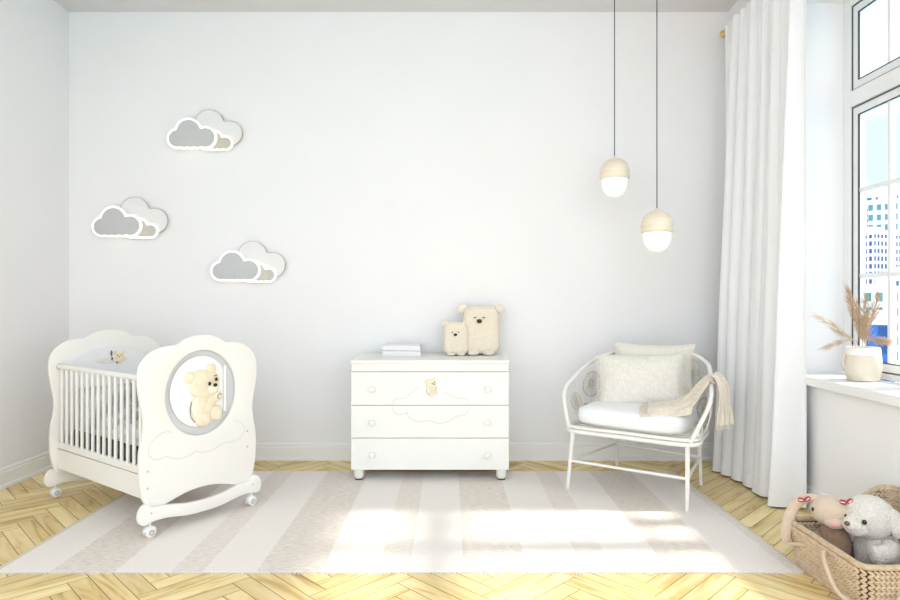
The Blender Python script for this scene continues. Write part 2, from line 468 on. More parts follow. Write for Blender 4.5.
def make_floor():
    w = 0.0826; n = 6; L = n * w; g = 0.0013
    verts, faces, rnd, uvs = [], [], [], []
    c = math.sqrt(0.5)
    ox, oy = -2.616, 0.0
    # local (u, v): u runs (+x,+y)/sqrt2, v runs (-x,+y)/sqrt2 ; zigzag columns run along world y
    def plank(u0, u1, v0, v1, along_u):
        q = [(u0 + g, v0 + g), (u1 - g, v0 + g), (u1 - g, v1 - g), (u0 + g, v1 - g)]
        r = rng.random()
        poly = []
        for (u, v) in q:
            x = (u - v) * c + ox; y = (u + v) * c + oy
            a, b = (u - u0, v - v0) if along_u else (v - v0, u - u0)
            poly.append((x, y, a, b))
        poly = clip(poly, XL, XR, Y0, YB)
        if not poly: return
        o = len(verts)
        for p in poly: verts.append((p[0], p[1], 0.0)); 
        faces.append(tuple(range(o, o + len(poly))))
        rnd.append(r)
        uvs.extend([(p[2], p[3]) for p in poly])
    for m in range(-12, 12):
        for k in range(-60, 90):
            bu = k * w + m * L; bv = k * w - m * L
            plank(bu, bu + L, bv, bv + w, True)
            plank(bu + L, bu + L + w, bv + w - L, bv + w, False)
    me = bpy.data.meshes.new('floor'); 
    # dark bed under the planks
    b0 = len(verts)
    verts += [(XL, Y0, -0.002), (XR, Y0, -0.002), (XR, YB, -0.002), (XL, YB, -0.002),
              (XL, Y0, -0.12), (XR, Y0, -0.12), (XR, YB, -0.12), (XL, YB, -0.12)]
    bf = [(0, 1, 2, 3), (7, 6, 5, 4), (0, 4, 5, 1), (1, 5, 6, 2), (2, 6, 7, 3), (3, 7, 4, 0)]
    faces += [tuple(i + b0 for i in f) for f in bf]
    me.from_pydata(verts, [], faces)
    me.materials.append(M['parquet']); me.materials.append(M['floor_gap'])
    at = me.attributes.new('plank', 'FLOAT', 'FACE')
    uvl = me.uv_layers.new(name='UVMap')
    for i, p in enumerate(me.polygons):
        if i < len(rnd): at.data[i].value = rnd[i]
        else: p.material_index = 1
    for i, uv in enumerate(uvs): uvl.data[i].uv = uv
    o = bpy.data.objects.new('floor', me); COL.objects.link(o)
    return struct(o)
make_floor()
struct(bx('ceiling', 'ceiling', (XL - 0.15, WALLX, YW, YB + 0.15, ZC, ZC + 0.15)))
struct(bx('wall_back', 'wall', (XL - 0.15, WALLX, YB, YB + 0.15, -0.12, ZC)))
struct(bx('wall_left', 'wall', (XL - 0.15, XL, YW, YB, -0.12, ZC)))
g = G()
g.box(XR, WALLX, WY1, YB, -0.12, ZC)
g.box(XR, WALLX, YW, WY0, -0.12, ZC)
g.box(XR, WALLX, WY0, WY1, -0.12, WZ0)
g.box(XR, WALLX, WY0, WY1, WZ1, ZC)
struct(g.build('wall_right', 'wall'))

def baseboard(name, p0, p1, inward):
    """profiled skirting from p0 to p1; inward = unit vector into the room"""
    prof = [(0, 0), (0.022, 0), (0.022, 0.018), (0.014, 0.024), (0.014, 0.098), (0.010, 0.106), (0.012, 0.114), (0.006, 0.128), (0, 0.130)]
    g = G(); vs = []
    for p in (p0, p1):
        for d, z in prof: vs.append((p[0] + inward[0] * d, p[1] + inward[1] * d, z))
    n = len(prof)
    fs = [(i, (i + 1) % n, n + (i + 1) % n, n + i) for i in range(n)] + [tuple(range(n))[::-1], tuple(range(n, 2 * n))]
    g.add(vs, fs); return struct(g.build(name, 'trim', angle=20))
baseboard('baseboard_back', (XL + 0.022, YB), (XR - 0.022, YB), (0, -1))
baseboard('baseboard_left', (XL, YW), (XL, YB), (1, 0))
baseboard('baseboard_right', (XR, YW), (XR, YB), (-1, 0))

# sill
g = G(); g.box(2.03, WX, WY0 + 0.001, WY1 - 0.001, 0.714, 0.764)
struct(g.build('trim_1', 'sill', bevel=0.004))

# window: outer frame, transom, posts, then a sash with glazing bars in every bay
win = bpy.data.objects.new('window_1', None); COL.objects.link(win); struct(win)
ZT0, ZT1 = 2.333, 2.427
g = G()
fx0, fx1 = WX, WX + 0.07
g.box(fx0, fx1, WY1 - 0.065, WY1, 0.77, WZ1)
g.box(fx0, fx1, WY0, WY0 + 0.065, 0.77, WZ1)
g.box(fx0, fx1, WY0 + 0.065, WY1 - 0.065, WZ1 - 0.05, WZ1)
g.box(fx0, fx1, WY0 + 0.065, WY1 - 0.065, 0.77, 0.80)
g.box(fx0 - 0.004, fx1, WY0 + 0.065, WY1 - 0.065, ZT0, ZT1)
bays = []
y1 = WY1 - 0.065
while y1 > WY0 + 0.3:
    y0 = max(y1 - 0.60, WY0 + 0.065)
    bays.append((y0, y1))
    if y0 > WY0 + 0.2:
        for za, zb in ((0.80, ZT0), (ZT1, WZ1 - 0.05)): g.box(fx0, fx1, y0 - 0.035, y0, za, zb)
    y1 = y0 - 0.035
struct(g.build('window_frame', 'frame', win, bevel=0.003))
for (y0, y1) in bays:
    for (z0, z1, bars) in ((0.80, ZT0, (1.341, 1.84)), (ZT1, WZ1 - 0.05, ())):
        gk = G(); sx = WX + 0.012
        def ring(g, a, t0, x0, x1):
            g.box(x0, x1, y0 + a, y0 + a + t0, z0 + a, z1 - a); g.box(x0, x1, y1 - a - t0, y1 - a, z0 + a, z1 - a)
            g.box(x0, x1, y0 + a + t0, y1 - a - t0, z0 + a, z0 + a + t0); g.box(x0, x1, y0 + a + t0, y1 - a - t0, z1 - a - t0, z1 - a)
        ring(gk, 0.002, 0.006, WX + 0.008, WX + 0.014)
        ring(gk, 0.052, 0.005, WX + 0.010, WX + 0.020)
        s = G()
        ring(s, 0.002, 0.050, sx, sx + 0.045)
        ym = (y0 + y1) / 2
        s.box(sx + 0.002, sx + 0.035, ym - 0.011, ym + 0.011, z0 + 0.05, z1 - 0.05)
        for zb in bars:
            for ya, yb_ in ((y0 + 0.048, ym - 0.0105), (ym + 0.0105, y1 - 0.048)): s.box(sx + 0.004, sx + 0.033, ya, yb_, zb - 0.012, zb + 0.012)
        so = s.build('window_sash', 'frame', win, bevel=0.002)
        gk.build('gasket', 'gasket', so)
        bx('pane', 'glass', (sx + 0.016, sx + 0.020, y0 + 0.045, y1 - 0.045, z0 + 0.045, z1 - 0.045), so)

# ------------------------------------------------------------------ city outside (seen through the window)
struct(bx('ground', 'ground', (20, 900, -300, 900, -61, -60)))
towers = [
    # x, y, wx, wy, top z, wall, glass, label
    (92, 136, 9, 9, 15, (0.86, 0.90, 0.95), (0.20, 0.30, 0.62), 'pale tower with a fine grid of blue windows beside the left window post'),
    (106, 150, 8, 8, 24, (0.88, 0.93, 0.95), (0.30, 0.62, 0.72), 'tall slim white tower with pale cyan windows, far away'),
    (128, 182, 9, 9, 31, (0.80, 0.90, 0.95), (0.25, 0.55, 0.75), 'tallest light blue tower in the distance'),
    (94, 124, 5, 5, 12, (0.06, 0.28, 0.60), (0.02, 0.12, 0.42), 'dark blue glass tower in the middle distance'),
    (112, 172, 4, 4, 26, (0.05, 0.45, 0.62), (0.02, 0.22, 0.40), 'narrow teal tower rising behind the dark blue one'),
    (60, 87, 3.5, 3.5, -2.2, (0.03, 0.16, 0.55), (0.02, 0.30, 0.65), 'low royal blue block just above the flower pot'),
    (66, 96, 3.0, 3, -6, (0.90, 0.92, 0.93), (0.10, 0.55, 0.70), 'low white block with turquoise window bands'),
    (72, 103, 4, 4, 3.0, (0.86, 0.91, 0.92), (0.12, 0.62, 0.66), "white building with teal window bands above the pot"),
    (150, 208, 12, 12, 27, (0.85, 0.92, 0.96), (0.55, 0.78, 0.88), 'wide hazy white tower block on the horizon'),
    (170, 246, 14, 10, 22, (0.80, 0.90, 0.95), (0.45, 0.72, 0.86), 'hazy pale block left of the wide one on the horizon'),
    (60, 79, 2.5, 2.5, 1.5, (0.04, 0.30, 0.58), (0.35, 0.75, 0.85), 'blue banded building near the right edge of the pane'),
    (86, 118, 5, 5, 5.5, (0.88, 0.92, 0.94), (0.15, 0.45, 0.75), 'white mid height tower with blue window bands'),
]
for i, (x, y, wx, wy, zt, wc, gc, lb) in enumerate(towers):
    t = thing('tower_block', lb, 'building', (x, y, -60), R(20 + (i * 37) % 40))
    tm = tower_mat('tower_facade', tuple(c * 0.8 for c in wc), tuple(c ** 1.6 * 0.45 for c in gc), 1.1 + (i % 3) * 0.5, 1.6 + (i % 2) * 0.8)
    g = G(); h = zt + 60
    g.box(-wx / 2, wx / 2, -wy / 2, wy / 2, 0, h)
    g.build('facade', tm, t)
    g = G(); g.box(-wx / 2 - 0.2, wx / 2 + 0.2, -wy / 2 - 0.2, wy / 2 + 0.2, h, h + 0.5)
    g.box(-wx / 5, wx / 6, -wy / 5, wy / 4, h + 0.5, h + 2.0)
    g.build('roof', 'cloud_white', t)

# ------------------------------------------------------------------ rug
RX0, RX1, RY0, RY1 = -2.0, 1.55, 2.725, 4.326
g = G(); g.box(RX0, RX1, RY0, RY1, 0.0005, 0.006)
rug = g.build('rug', 'rug', bevel=0.002)
tag(rug, 'flat woven beige and cream striped rug on the parquet floor', 'rug')
for xa in (RX0 - 0.012, RX1 - 0.006):
    bx('binding', 'rug_edge', (xa, xa + 0.018, RY0, RY1, 0.0005, 0.009), rug, 0.002)
g = G()
n = 420
for yy, sg in ((RY0, -1), (RY1, 1)):
    for i in range(n):
        x = RX0 + (RX1 - RX0) * (i + 0.5) / n + rng.uniform(-.002, .002)
        g.tube([(x, yy, 0.004), (x + rng.uniform(-.003, .003), yy + sg * rng.uniform(.010, .020), 0.002)], 0.0017, 4)
fr = g.build('fringe', 'linen', rug); fr['kind'] = 'stuff'

# ------------------------------------------------------------------ crib
CX, CY, CA = -1.773, 3.681, R(54.0)
crib = thing('crib', 'cream wooden baby crib on white castors with a bear picture on its end panel', 'crib', (CX, CY, 0), CA)
ZB = 0.006
half = [(0.0, 1.006), (0.05, 1.002), (0.095, 0.987), (0.130, 0.966), (0.155, 0.957), (0.20, 0.957), (0.255, 0.943), (0.305, 0.910), (0.338, 0.86), (0.346, 0.79), (0.338, 0.71),
        (0.322, 0.63), (0.316, 0.565), (0.324, 0.50), (0.338, 0.43), (0.340, 0.33), (0.333, 0.25), (0.316, 0.185), (0.286, 0.152),
        (0.220, 0.150), (0.145, 0.170), (0.075, 0.186)]
full = half + [(0.0, 0.191)] + [(-x, z) for x, z in half[:0:-1]]
panel_ol = [(p.x, p.y) for p in catmull([(x, z, 0) for x, z in full], 6)]
oval = [(0.0 + 0.216 * math.cos(a), 0.697 + 0.236 * math.sin(a)) for a in [2 * PI * k / 64 for k in range(64)]]
rail_top = [(-0.285, 0.150), (-0.21, 0.142), (-0.10, 0.122), (0.0, 0.116), (0.10, 0.122), (0.21, 0.142), (0.285, 0.150)]
rail_ol = [(0.345, 0.158), (0.358, 0.125), (0.352, 0.094), (0.330, 0.080), (0.285, 0.090), (0.21, 0.088), (0.10, 0.070), (0.0, 0.066),
           (-0.10, 0.070), (-0.21, 0.088), (-0.285, 0.090), (-0.330, 0.080), (-0.352, 0.094), (-0.358, 0.125), (-0.345, 0.158), (-0.320, 0.172)] + \
          rail_top + [(0.320, 0.172)]
rail_ol = [(p.x, p.y) for p in catmull([(x, z, 0) for x, z in rail_ol], 5)]
YN, YF = -0.517, 0.517       # near and far panel planes

def line_on(g, pts, y, r=0.0022): g.tube([(x, y, z) for x, z in pts], r, 6)

def bear_relief(parent, ox, oz, k, y, simple=False, name='bear_relief'):
    """sitting toy bear cut in low relief; k = scale; y = surface (facing -Y)"""
    g = G(); t = 0.012 * min(1, k * 1.2)
    def b(cx, cz, rx, rz, dy=0.0, rot=0): g.ell((ox + cx * k, y - dy, oz + cz * k), (rx * k, t, rz * k), 0.6, 1, 20, 8, rot=Matrix.Rotation(R(rot), 4, 'Y').to_euler() if rot else None)
    b(0.010, 0.085, 0.088, 0.076, 0.004, 15)          # head
    b(-0.076, 0.130, 0.031, 0.031); b(0.052, 0.166, 0.028, 0.028)
    b(0.0, -0.045, 0.066, 0.080, 0.0, -8)             # body
    b(0.0, -0.100, 0.044, 0.040, 0.006); b(0.078, -0.080, 0.036, 0.040, 0.006)
    b(0.040, -0.03, 0.03, 0.06, 0.004, 30); b(0.088, 0.010, 0.022, 0.024, 0.010)
    o = g.build(name, 'bear_tan', parent)
    def c(nm, mt, cx, cz, rx, rz, dy=0.012):
        g = G(); g.ell((ox + cx * k, y - dy * min(1, k * 1.2) - 0.002, oz + cz * k), (rx * k, 0.004, rz * k), 1, 1, 14, 6); g.build(nm, mt, parent)
    c('muzzle', 'bear_light', 0.052, 0.060, 0.032, 0.026)
    c('foot_sole', 'bear_light', 0.0, -0.100, 0.026, 0.024); c('foot_sole', 'bear_light', 0.080, -0.080, 0.021, 0.024)
    c('inner_ear', 'bear_light', -0.076, 0.130, 0.016, 0.016); c('wing', 'bear_light', -0.045, -0.03, 0.028, 0.05, 0.008)
    c('eye', 'black', 0.028, 0.088, 0.0095, 0.011, 0.020); c('eye', 'black', 0.070, 0.108, 0.0095, 0.011, 0.018); c('nose', 'black', 0.060, 0.078, 0.013, 0.010, 0.024)
    for (a, bb) in (((0.012, 0.102), (0.030, 0.110)), ((0.058, 0.126), (0.078, 0.130))):
        g = G(); g.tube([(ox + a[0] * k, y - 0.013, oz + a[1] * k), (ox + bb[0] * k, y - 0.013, oz + bb[1] * k)], 0.0022 * k, 5); g.build('eyebrow', 'brown', parent)
    hx, hz = 0.090, 0.012
    g = G(); g.tube([(ox + (hx + 0.014 * math.cos(q)) * k, y - 0.021 * min(1, k * 1.2), oz + (hz + 0.014 * math.sin(q)) * k) for q in [R(40 + 28 * j) for j in range(9)]], 0.0022 * k, 5)
    g.build('paw_line', 'brown', parent)
    g = G(); g.tube([(ox + cx_ * k, y - 0.006, oz + cz_ * k) for cx_, cz_ in ((-0.068, 0.0), (-0.078, -0.04), (-0.074, -0.08), (-0.05, -0.115))], 0.002 * k, 5)
    g.build('wing_line', 'brown', parent)
    return o

for yy, nm in ((YN, 'near'), (YF, 'far')):
    outs = [panel_ol, oval] if nm == 'near' else [panel_ol]
    p = plate('end_panel', outs, 0.026, 'cream', crib, upright(yy), bevel=0.005)
    if nm == 'near':
        big = [(0.205 * math.cos(a), 0.700 + 0.219 * math.sin(a)) for a in [2 * PI * k / 64 for k in range(64)]]
        oo = [(0.222 * math.cos(a), 0.697 + 0.242 * math.sin(a)) for a in [2 * PI * k / 64 for k in range(64)]]
        plate('oval_window', [oo], 0.006, 'acrylic', p, upright(yy + 0.012))
        plate('oval_bezel', [[(x * 0.99, 0.697 + (z - 0.697) * 0.99) for x, z in oval], [(x * 0.97, 0.697 + (z - 0.697) * 0.972) for x, z in oval]], 0.008, 'acrylic', p, upright(yy + 0.002), 0.001)
        brd = []
        for k in range(72):
            a = 2 * PI * k / 72; x = -0.008 + 0.172 * math.cos(a); z = 0.705 + 0.190 * math.sin(a)
            brd.append((min(x, 0.128), z))
        plate('picture_board', [brd], 0.010, 'board', p, upright(yy - 0.001), 0.001)
        g = G(); g.box(0.134, 0.150, yy - 0.006, yy + 0.006, 0.575, 0.83); g.build('white_strip', 'board', p, bevel=0.001)
        bear_relief(p, 0.004, 0.655, 1.0, yy - 0.008)
        g = G()
        yf = yy - 0.0135
        cl = [(-0.175, 0.512), (-0.215, 0.520), (-0.255, 0.505), (-0.292, 0.470), (-0.300, 0.425), (-0.280, 0.395), (-0.240, 0.385), (-0.205, 0.392), (-0.18, 0.378),
              (-0.13, 0.365), (-0.07, 0.372), (-0.04, 0.385), (0.0, 0.372), (0.06, 0.375), (0.11, 0.392), (0.15, 0.40), (0.20, 0.395), (0.25, 0.42), (0.265, 0.46), (0.24, 0.50), (0.19, 0.515)]
        line_on(g, [(q.x, q.y) for q in catmull([(a, b, 0) for a, b in cl], 5, False)], yf, 0.0018)
        g.build('cloud_outline', 'emblem_line', p)
        for sx in (-0.305, 0.285):
            for sz in (0.335, 0.25) if sx < 0 else (0.44, 0.35):
                g = G(); g.ell((sx, yf, sz), (0.006, 0.003, 0.006), 1, 1, 10, 6); g.build('screw_cap', 'chrome', p)
    rl = plate('foot_rail', [rail_ol], 0.030, 'cream', crib, upright(yy + (-0.026 if nm == 'near' else 0.026)), bevel=0.006)
    for sx in (-0.30, 0.30):
        g = G(); g.ell((sx, yy + (-0.042 if nm == 'near' else 0.042), 0.13), (0.005, 0.002, 0.005), 1, 1, 10, 6); g.build('screw_cap', 'chrome', rl)
    for sx in (-1, 1):
        yc = yy + (-0.026 if nm == 'near' else 0.026); xc = sx * 0.301
        g = G()
        g.lathe([(0.007, 0.058), (0.007, 0.092)], 12, Matrix.Translation((xc, yc, 0)))
        # hood over the twin wheels
        for dy in (-0.016, 0.016): pass
        g.tube([(xc + 0.026 * math.cos(a), yc, 0.034 + 0.026 * math.sin(a)) for a in [R(q) for q in range(20, 171, 15)]], 0.007, 8, flat=2.4)
        ca = g.build('castor', 'castor', crib)
        for dy in (-0.013, 0.013):
            g = G(); g.lathe([(0.004, -0.007), (0.021, -0.007), (0.0262, -0.004), (0.0272, 0), (0.0262, 0.004), (0.021, 0.007), (0.004, 0.007)], 24,
                    Matrix.Translation((xc, yc + dy, ZB + 0.0275)) @ Matrix.Rotation(R(90), 4, 'X'))
            g.build('wheel', 'castor', ca)
        for dy in (-0.021, 0.021):
            g = G(); g.lathe([(0.014, -0.0012), (0.014, 0.0012), (0.007, 0.0016), (0.007, -0.0016)], 20, Matrix.Translation((xc, yc + dy, ZB + 0.0275)) @ Matrix.Rotation(R(90), 4, 'X'))
            g.build('hub_ring', 'chrome', ca)

IN0, IN1 = YN + 0.013, YF - 0.013
for sx in (-1, 1):
    xs = sx * 0.300
    g = G(); g.tube([(xs, IN0, 0.800), (xs, IN1, 0.800)], 0.0145, 12)
    rail = g.build('side_rail', 'cream', crib)
    g = G(); g.box(xs - 0.012, xs + 0.012, IN0, IN1, 0.312, 0.350); g.build('lower_rail', 'cream', rail, bevel=0.004)
    g = G(); g.ell((xs, IN1 - 0.012, 0.800), (0.019, 0.006, 0.019), 1, 1, 12, 8); g.build('rail_knob', 'chrome', rail)
    nb = 15
    for i in range(nb):
        yb = IN0 + 0.05 + (IN1 - IN0 - 0.10) * i / (nb - 1)
        g = G(); g.tube([(xs, yb, 0.345), (xs, yb, 0.46), (xs, yb, 0.79)], 0.0095, 10); g.build('slat', 'cream', rail)
# drawer under the bed base
base = bx('base_frame', 'cream', (-0.286, 0.286, IN0, IN1, 0.310, 0.322), crib)
dr = bx('under_drawer', 'cream', (-0.307, 0.307, IN0 + 0.004, IN1 - 0.004, 0.187, 0.306), crib, 0.004)
bx('shadow_gap', 'groove', (-0.293, 0.293, IN0 + 0.002, IN1 - 0.002, 0.306, 0.310), crib)
# quilted arch inside the far panel
arch = [(-0.255, 0.79)] + [(-0.255 + 0.51 * k / 24, 0.80 + 0.108 * math.sin(PI * k / 24) ** 0.62) for k in range(25)] + [(0.255, 0.79), (0.255, 0.45), (-0.255, 0.45)]
ar = plate('head_pad', [arch], 0.022, 'linen', crib, upright(IN1 - 0.013), bevel=0.008)
g = G()
ye = IN1 - 0.026
g.ell((0.045, ye, 0.838), (0.030, 0.004, 0.026), 1, 1, 14, 6); g.ell((0.02, ye, 0.865), (0.011, 0.004, 0.011)); g.ell((0.072, ye, 0.863), (0.011, 0.004, 0.011))
g.ell((0.042, ye, 0.812), (0.026, 0.004, 0.020)); g.ell((0.070, ye, 0.82), (0.014, 0.004, 0.018))
g.build('bear_embroidery', 'bear_tan', ar)
for q in ((0.034, 0.845), (0.055, 0.845), (0.044, 0.834)):
    g = G(); g.ell((q[0], ye - 0.004, q[1]), (0.0038, 0.002, 0.0038), 1, 1, 10, 6); g.build('stitched_dot', 'brown', ar)
for q in ((-0.004, 0.86, 0.02), (0.0, 0.825, 0.012), (0.03, 0.80, 0.008)):
    g = G(); g.ell((q[0], ye - 0.002, q[1]), (0.006, 0.002, q[2]), 1, 1, 10, 6); g.build('stitched_shadow', 'brown', ar)
g = G(); g.ell((0.0, ye + 0.001, 0.820), (0.105, 0.003, 0.022), 1, 1, 24, 6); g.build('stitched_cloud', 'pages', ar)

XCR = Matrix.Translation((CX, CY, 0)) @ Matrix.Rotation(CA, 4, 'Z')
g = G()
g.ell((0, 0, 0.372), (0.272, 0.495, 0.052), 0.35, 0.18, 40, 14)
mt = g.build('mattress', 'mattress', X=XCR)
tag(mt, 'thin mattress lying on the base of the crib, coloured dark as shade', 'mattress')
# bumper along the far long side and near end, padded
g = G()
for z0, z1 in ((0.44, 0.555), (0.555, 0.665)):
    path = [(0.268, -0.45), (0.268, -0.2), (0.268, 0.1), (0.268, 0.42)]
    for i in range(3):
        (xa, ya), (xb, yb) = path[i], path[i + 1]
        g.ell(((xa + xb) / 2, (ya + yb) / 2, (z0 + z1) / 2), (0.024, abs(yb - ya) / 2 + 0.006, (z1 - z0) / 2 + 0.004), 0.5, 0.35, 24, 12)
bp_ = g.build('crib_bumper', 'linen', X=XCR)
tag(bp_, 'white padded bumper tied inside the crib along its wall side', 'crib bumper')
# crumpled duvet
def duv(u, v):
    x = -0.262 + 0.485 * u; y = -0.46 + 0.80 * v
    n1 = noise.noise(Vector((x * 9, y * 9, 1.3))); n2 = noise.noise(Vector((x * 22, y * 22, 5.1)))
    edge = min(1, 7 * min(u, 1 - u, v, 1 - v))
    z = 0.432 + edge * (0.045 + 0.045 * abs(n1) * 2 + 0.022 * n2 + 0.05 * math.exp(-((v - 0.85) / .2) ** 2))
    return (x + 0.015 * n2, y + 0.015 * n1, z)
g = G(); g.grid(duv, 60, 90)
dv_ = g.build('duvet', 'bedding', solid=0.012, X=XCR, angle=80)
tag(dv_, 'crumpled grey and white duvet lying on the crib mattress', 'duvet')

def pillow_mesh(w, h, t, n=22, seed=0, pinch=0.06):
    g = G()
    def side(s):
        def fn(u, v):
            a = 2 * u - 1; b = 2 * v - 1
            k = (1 - a ** 4) ** 0.6 * (1 - b ** 4) ** 0.6
            x = a * w / 2 * (1 - pinch * (1 - b * b) * abs(a)); z = b * h / 2 * (1 - pinch * (1 - a * a) * abs(b))
            wr = 0.010 * noise.noise(Vector((x * 11, z * 11, seed + s))) * k
            return (x, s * (t / 2 * k) + wr, z)
        return fn
    g.grid(side(1), n, n); g.grid(side(-1), n, n)
    return g
g = pillow_mesh(0.44, 0.26, 0.10, seed=4)
pw = g.build('crib_pillow', 'bedding', X=XCR @ Matrix.Translation((0.0, 0.42, 0.545)) @ Matrix.Rotation(R(-20), 4, 'X'))
tag(pw, 'grey and white patterned pillow propped at the far end of the crib', 'pillow')

# ------------------------------------------------------------------ chest of drawers
DX, DY = -0.1325, 4.10          # front face plane y, centre x
W2 = 0.524; DD = 0.53
dres = thing('chest_of_drawers', 'ivory chest with three drawers and round feet standing against the back wall', 'chest of drawers', (DX, DY, 0))
ZS = 0.006
carc = bx('body', 'dresser', (-W2 + 0.006, W2 - 0.006, 0.020, DD - 0.004, 0.078, 0.775), dres, 0.003)
bx('top', 'dresser', (-W2, W2, -0.004, DD, 0.778, 0.802), dres, 0.004)
bx('frieze', 'dresser', (-W2 + 0.004, W2 - 0.004, 0.004, 0.03, 0.728, 0.778), dres, 0.003)
zz = [(0.0765, 0.286), (0.2885, 0.503), (0.5055, 0.724)]
draws = []
for z0, z1 in zz:
    d = bx('drawer', 'dresser', (-W2 + 0.002, W2 - 0.002, 0.0, 0.022, z0, z1 - 0.0015), dres, 0.0025)
    draws.append(d)
    zk = z1 - 0.113 if z1 > 0.6 else (z0 + z1) / 2 - 0.006
    for sx in (-1, 1):
        g = G(); g.lathe([(0.009, 0), (0.008, 0.008), (0.016, 0.014), (0.021, 0.020), (0.019, 0.028), (0.010, 0.031), (0.001, 0.032)], 24,
                         Matrix.Translation((sx * 0.382, 0, zk)) @ Matrix.Rotation(R(90), 4, 'X'))
        g.build('knob', 'foot', d)
def pz(px, py): return ((px / 5.625 + 350 - 450) / 151.2 - DX, 1.2 - (py / 5.625 + 345 - 300) / 151.2)
c1 = [(395, 238), (350, 262), (305, 300), (262, 300), (240, 330)]
c2 = [(240, 350), (252, 382), (290, 392), (318, 380), (338, 412), (390, 432), (440, 425), (500, 440), (560, 428), (600, 400), (650, 390), (672, 352)]
c3 = [(672, 332), (655, 305), (600, 300), (560, 280), (520, 262)]
for d, cc in ((draws[2], c1), (draws[2], c3), (draws[1], c2)):
    g = G(); pts = [pz(*q) for q in cc]
    g.tube([(q.x, -0.0005, q.y) for q in catmull([(a, b, 0) for a, b in pts], 5, False)], 0.0016, 6)
    g.build('cloud_outline', 'emblem_line', d)
ex, ez = pz(458, 240)
bear_relief(draws[2], ex - 0.004, ez - 0.004, 0.37, -0.002, name='bear_emblem')
for sx in (-1, 1):
    for yy in (0.036, DD - 0.06):
        g = G(); zb = ZS if yy < 0.2 else 0.0
        g.lathe([(0.022, zb + 0.004), (0.030, zb + 0.012), (0.034, zb + 0.03), (0.034, 0.079)], 28, Matrix.Translation((sx * 0.474, yy, 0)))
        ft = g.build('foot', 'foot', dres)
        g = G(); g.lathe([(0.027, zb), (0.030, zb + 0.009)], 28, Matrix.Translation((sx * 0.474, yy, 0))); g.build('foot_pad', 'dark', ft)

# books on the chest
ZD = 0.802
def book(x0, y0, z, w, d, h, rz, lab):
    t = thing('book', lab, 'book', (x0, y0, z), rz, 'books on the chest of drawers')
    g = G(); g.box(-w / 2, w / 2, -d / 2, d / 2, 0, 0.003); g.box(-w / 2, w / 2, -d / 2, d / 2, h - 0.003, h); g.box(-w / 2, w / 2, -d / 2, -d / 2 + 0.004, 0.003, h - 0.003)
    g.build('cover', 'book', t, bevel=0.0012)
    bx('pages', 'pages', (-w / 2 + 0.005, w / 2 - 0.005, -d / 2 + 0.004, d / 2 - 0.005, 0.003, h - 0.003), t)
book(-0.344, 4.48, ZD + 0.0005, 0.274, 0.185, 0.036, 0, 'thick white book lying flat on the chest of drawers, under another book')
book(-0.342, 4.485, ZD + 0.0375, 0.268, 0.18, 0.038, R(-1), 'white book lying on top of the other book on the chest')

# bear cushions
def plush(name, lab, x, y, w, h, d, rz, face, fk, ear_spread, ear_rot):
    t = thing(name, lab, 'bear cushion', (x, y, ZD + 0.001), rz, 'bear cushions on the chest of drawers')
    g = G()
    zc = h / 2 + 0.004
    def fn(p):
        k = 1 + 0.05 * (-p.z / (h / 2)); q = noise.noise(p * 14) * 0.004
        return (p.x * k, p.y * (1 + 0.10 * (-p.z / (h / 2))) + q, p.z)
    g.ell((0, 0, zc), (w / 2, d / 2, h / 2), 0.42, 0.55, 44, 30, fn=fn)
    g.build('body', 'plush_cream', t)
    for sx in (-1, 1):
        g = G(); rx = ear_rot[0 if sx < 0 else 1]
        ez = h * 0.955; exx = sx * w * ear_spread
        g.ell((exx, 0.0, ez), (w * 0.155, 0.022 * fk, w * 0.115), 0.8, 1, 18, 10, rot=Matrix.Rotation(R(rx), 4, 'Y').to_euler())
        e = g.build('ear', 'plush_foot', t)
        g = G(); g.ell((sx * w * 0.20, -d / 2 * 0.95, 0.019 * fk), (w * 0.155, 0.035 * fk, 0.018 * fk), 0.8, 0.9, 18, 10)
        g.build('foot', 'plush_foot', t)
        yf = -d / 2 * 0.985
        g = G(); cx = face[0] + sx * 0.032 * fk; cz = face[1] + 0.026 * fk
        g.ell((cx, yf - 0.004, cz), (0.0065 * fk, 0.003, 0.0045 * fk), 1, 1, 12, 6)
        g.tube([(cx - 0.010 * fk, yf - 0.005, cz + sx * 0.002), (cx, yf - 0.006, cz + 0.003), (cx + 0.010 * fk, yf - 0.005, cz - sx * 0.003)], 0.0016 * fk, 5)
        g.build('eye', 'black', t)
    g = G(); g.ell((face[0], yf - 0.006, face[1]), (0.019 * fk, 0.010 * fk, 0.015 * fk), 0.8, 0.9, 18, 10); g.build('nose', 'black', t)
plush('bear_cushion', 'large square cream bear cushion sitting on the chest of drawers, the bigger of two',
      0.225, 4.52, 0.270, 0.350, 0.16, R(-2), (-0.012, 0.245), 1.0, 0.50, (-35, 40))
plush('bear_cushion', 'small cream bear cushion sitting left of the large one on the chest of drawers',
      0.040, 4.47, 0.178, 0.235, 0.12, R(4), (-0.006, 0.150), 0.66, 0.42, (-35, 35))

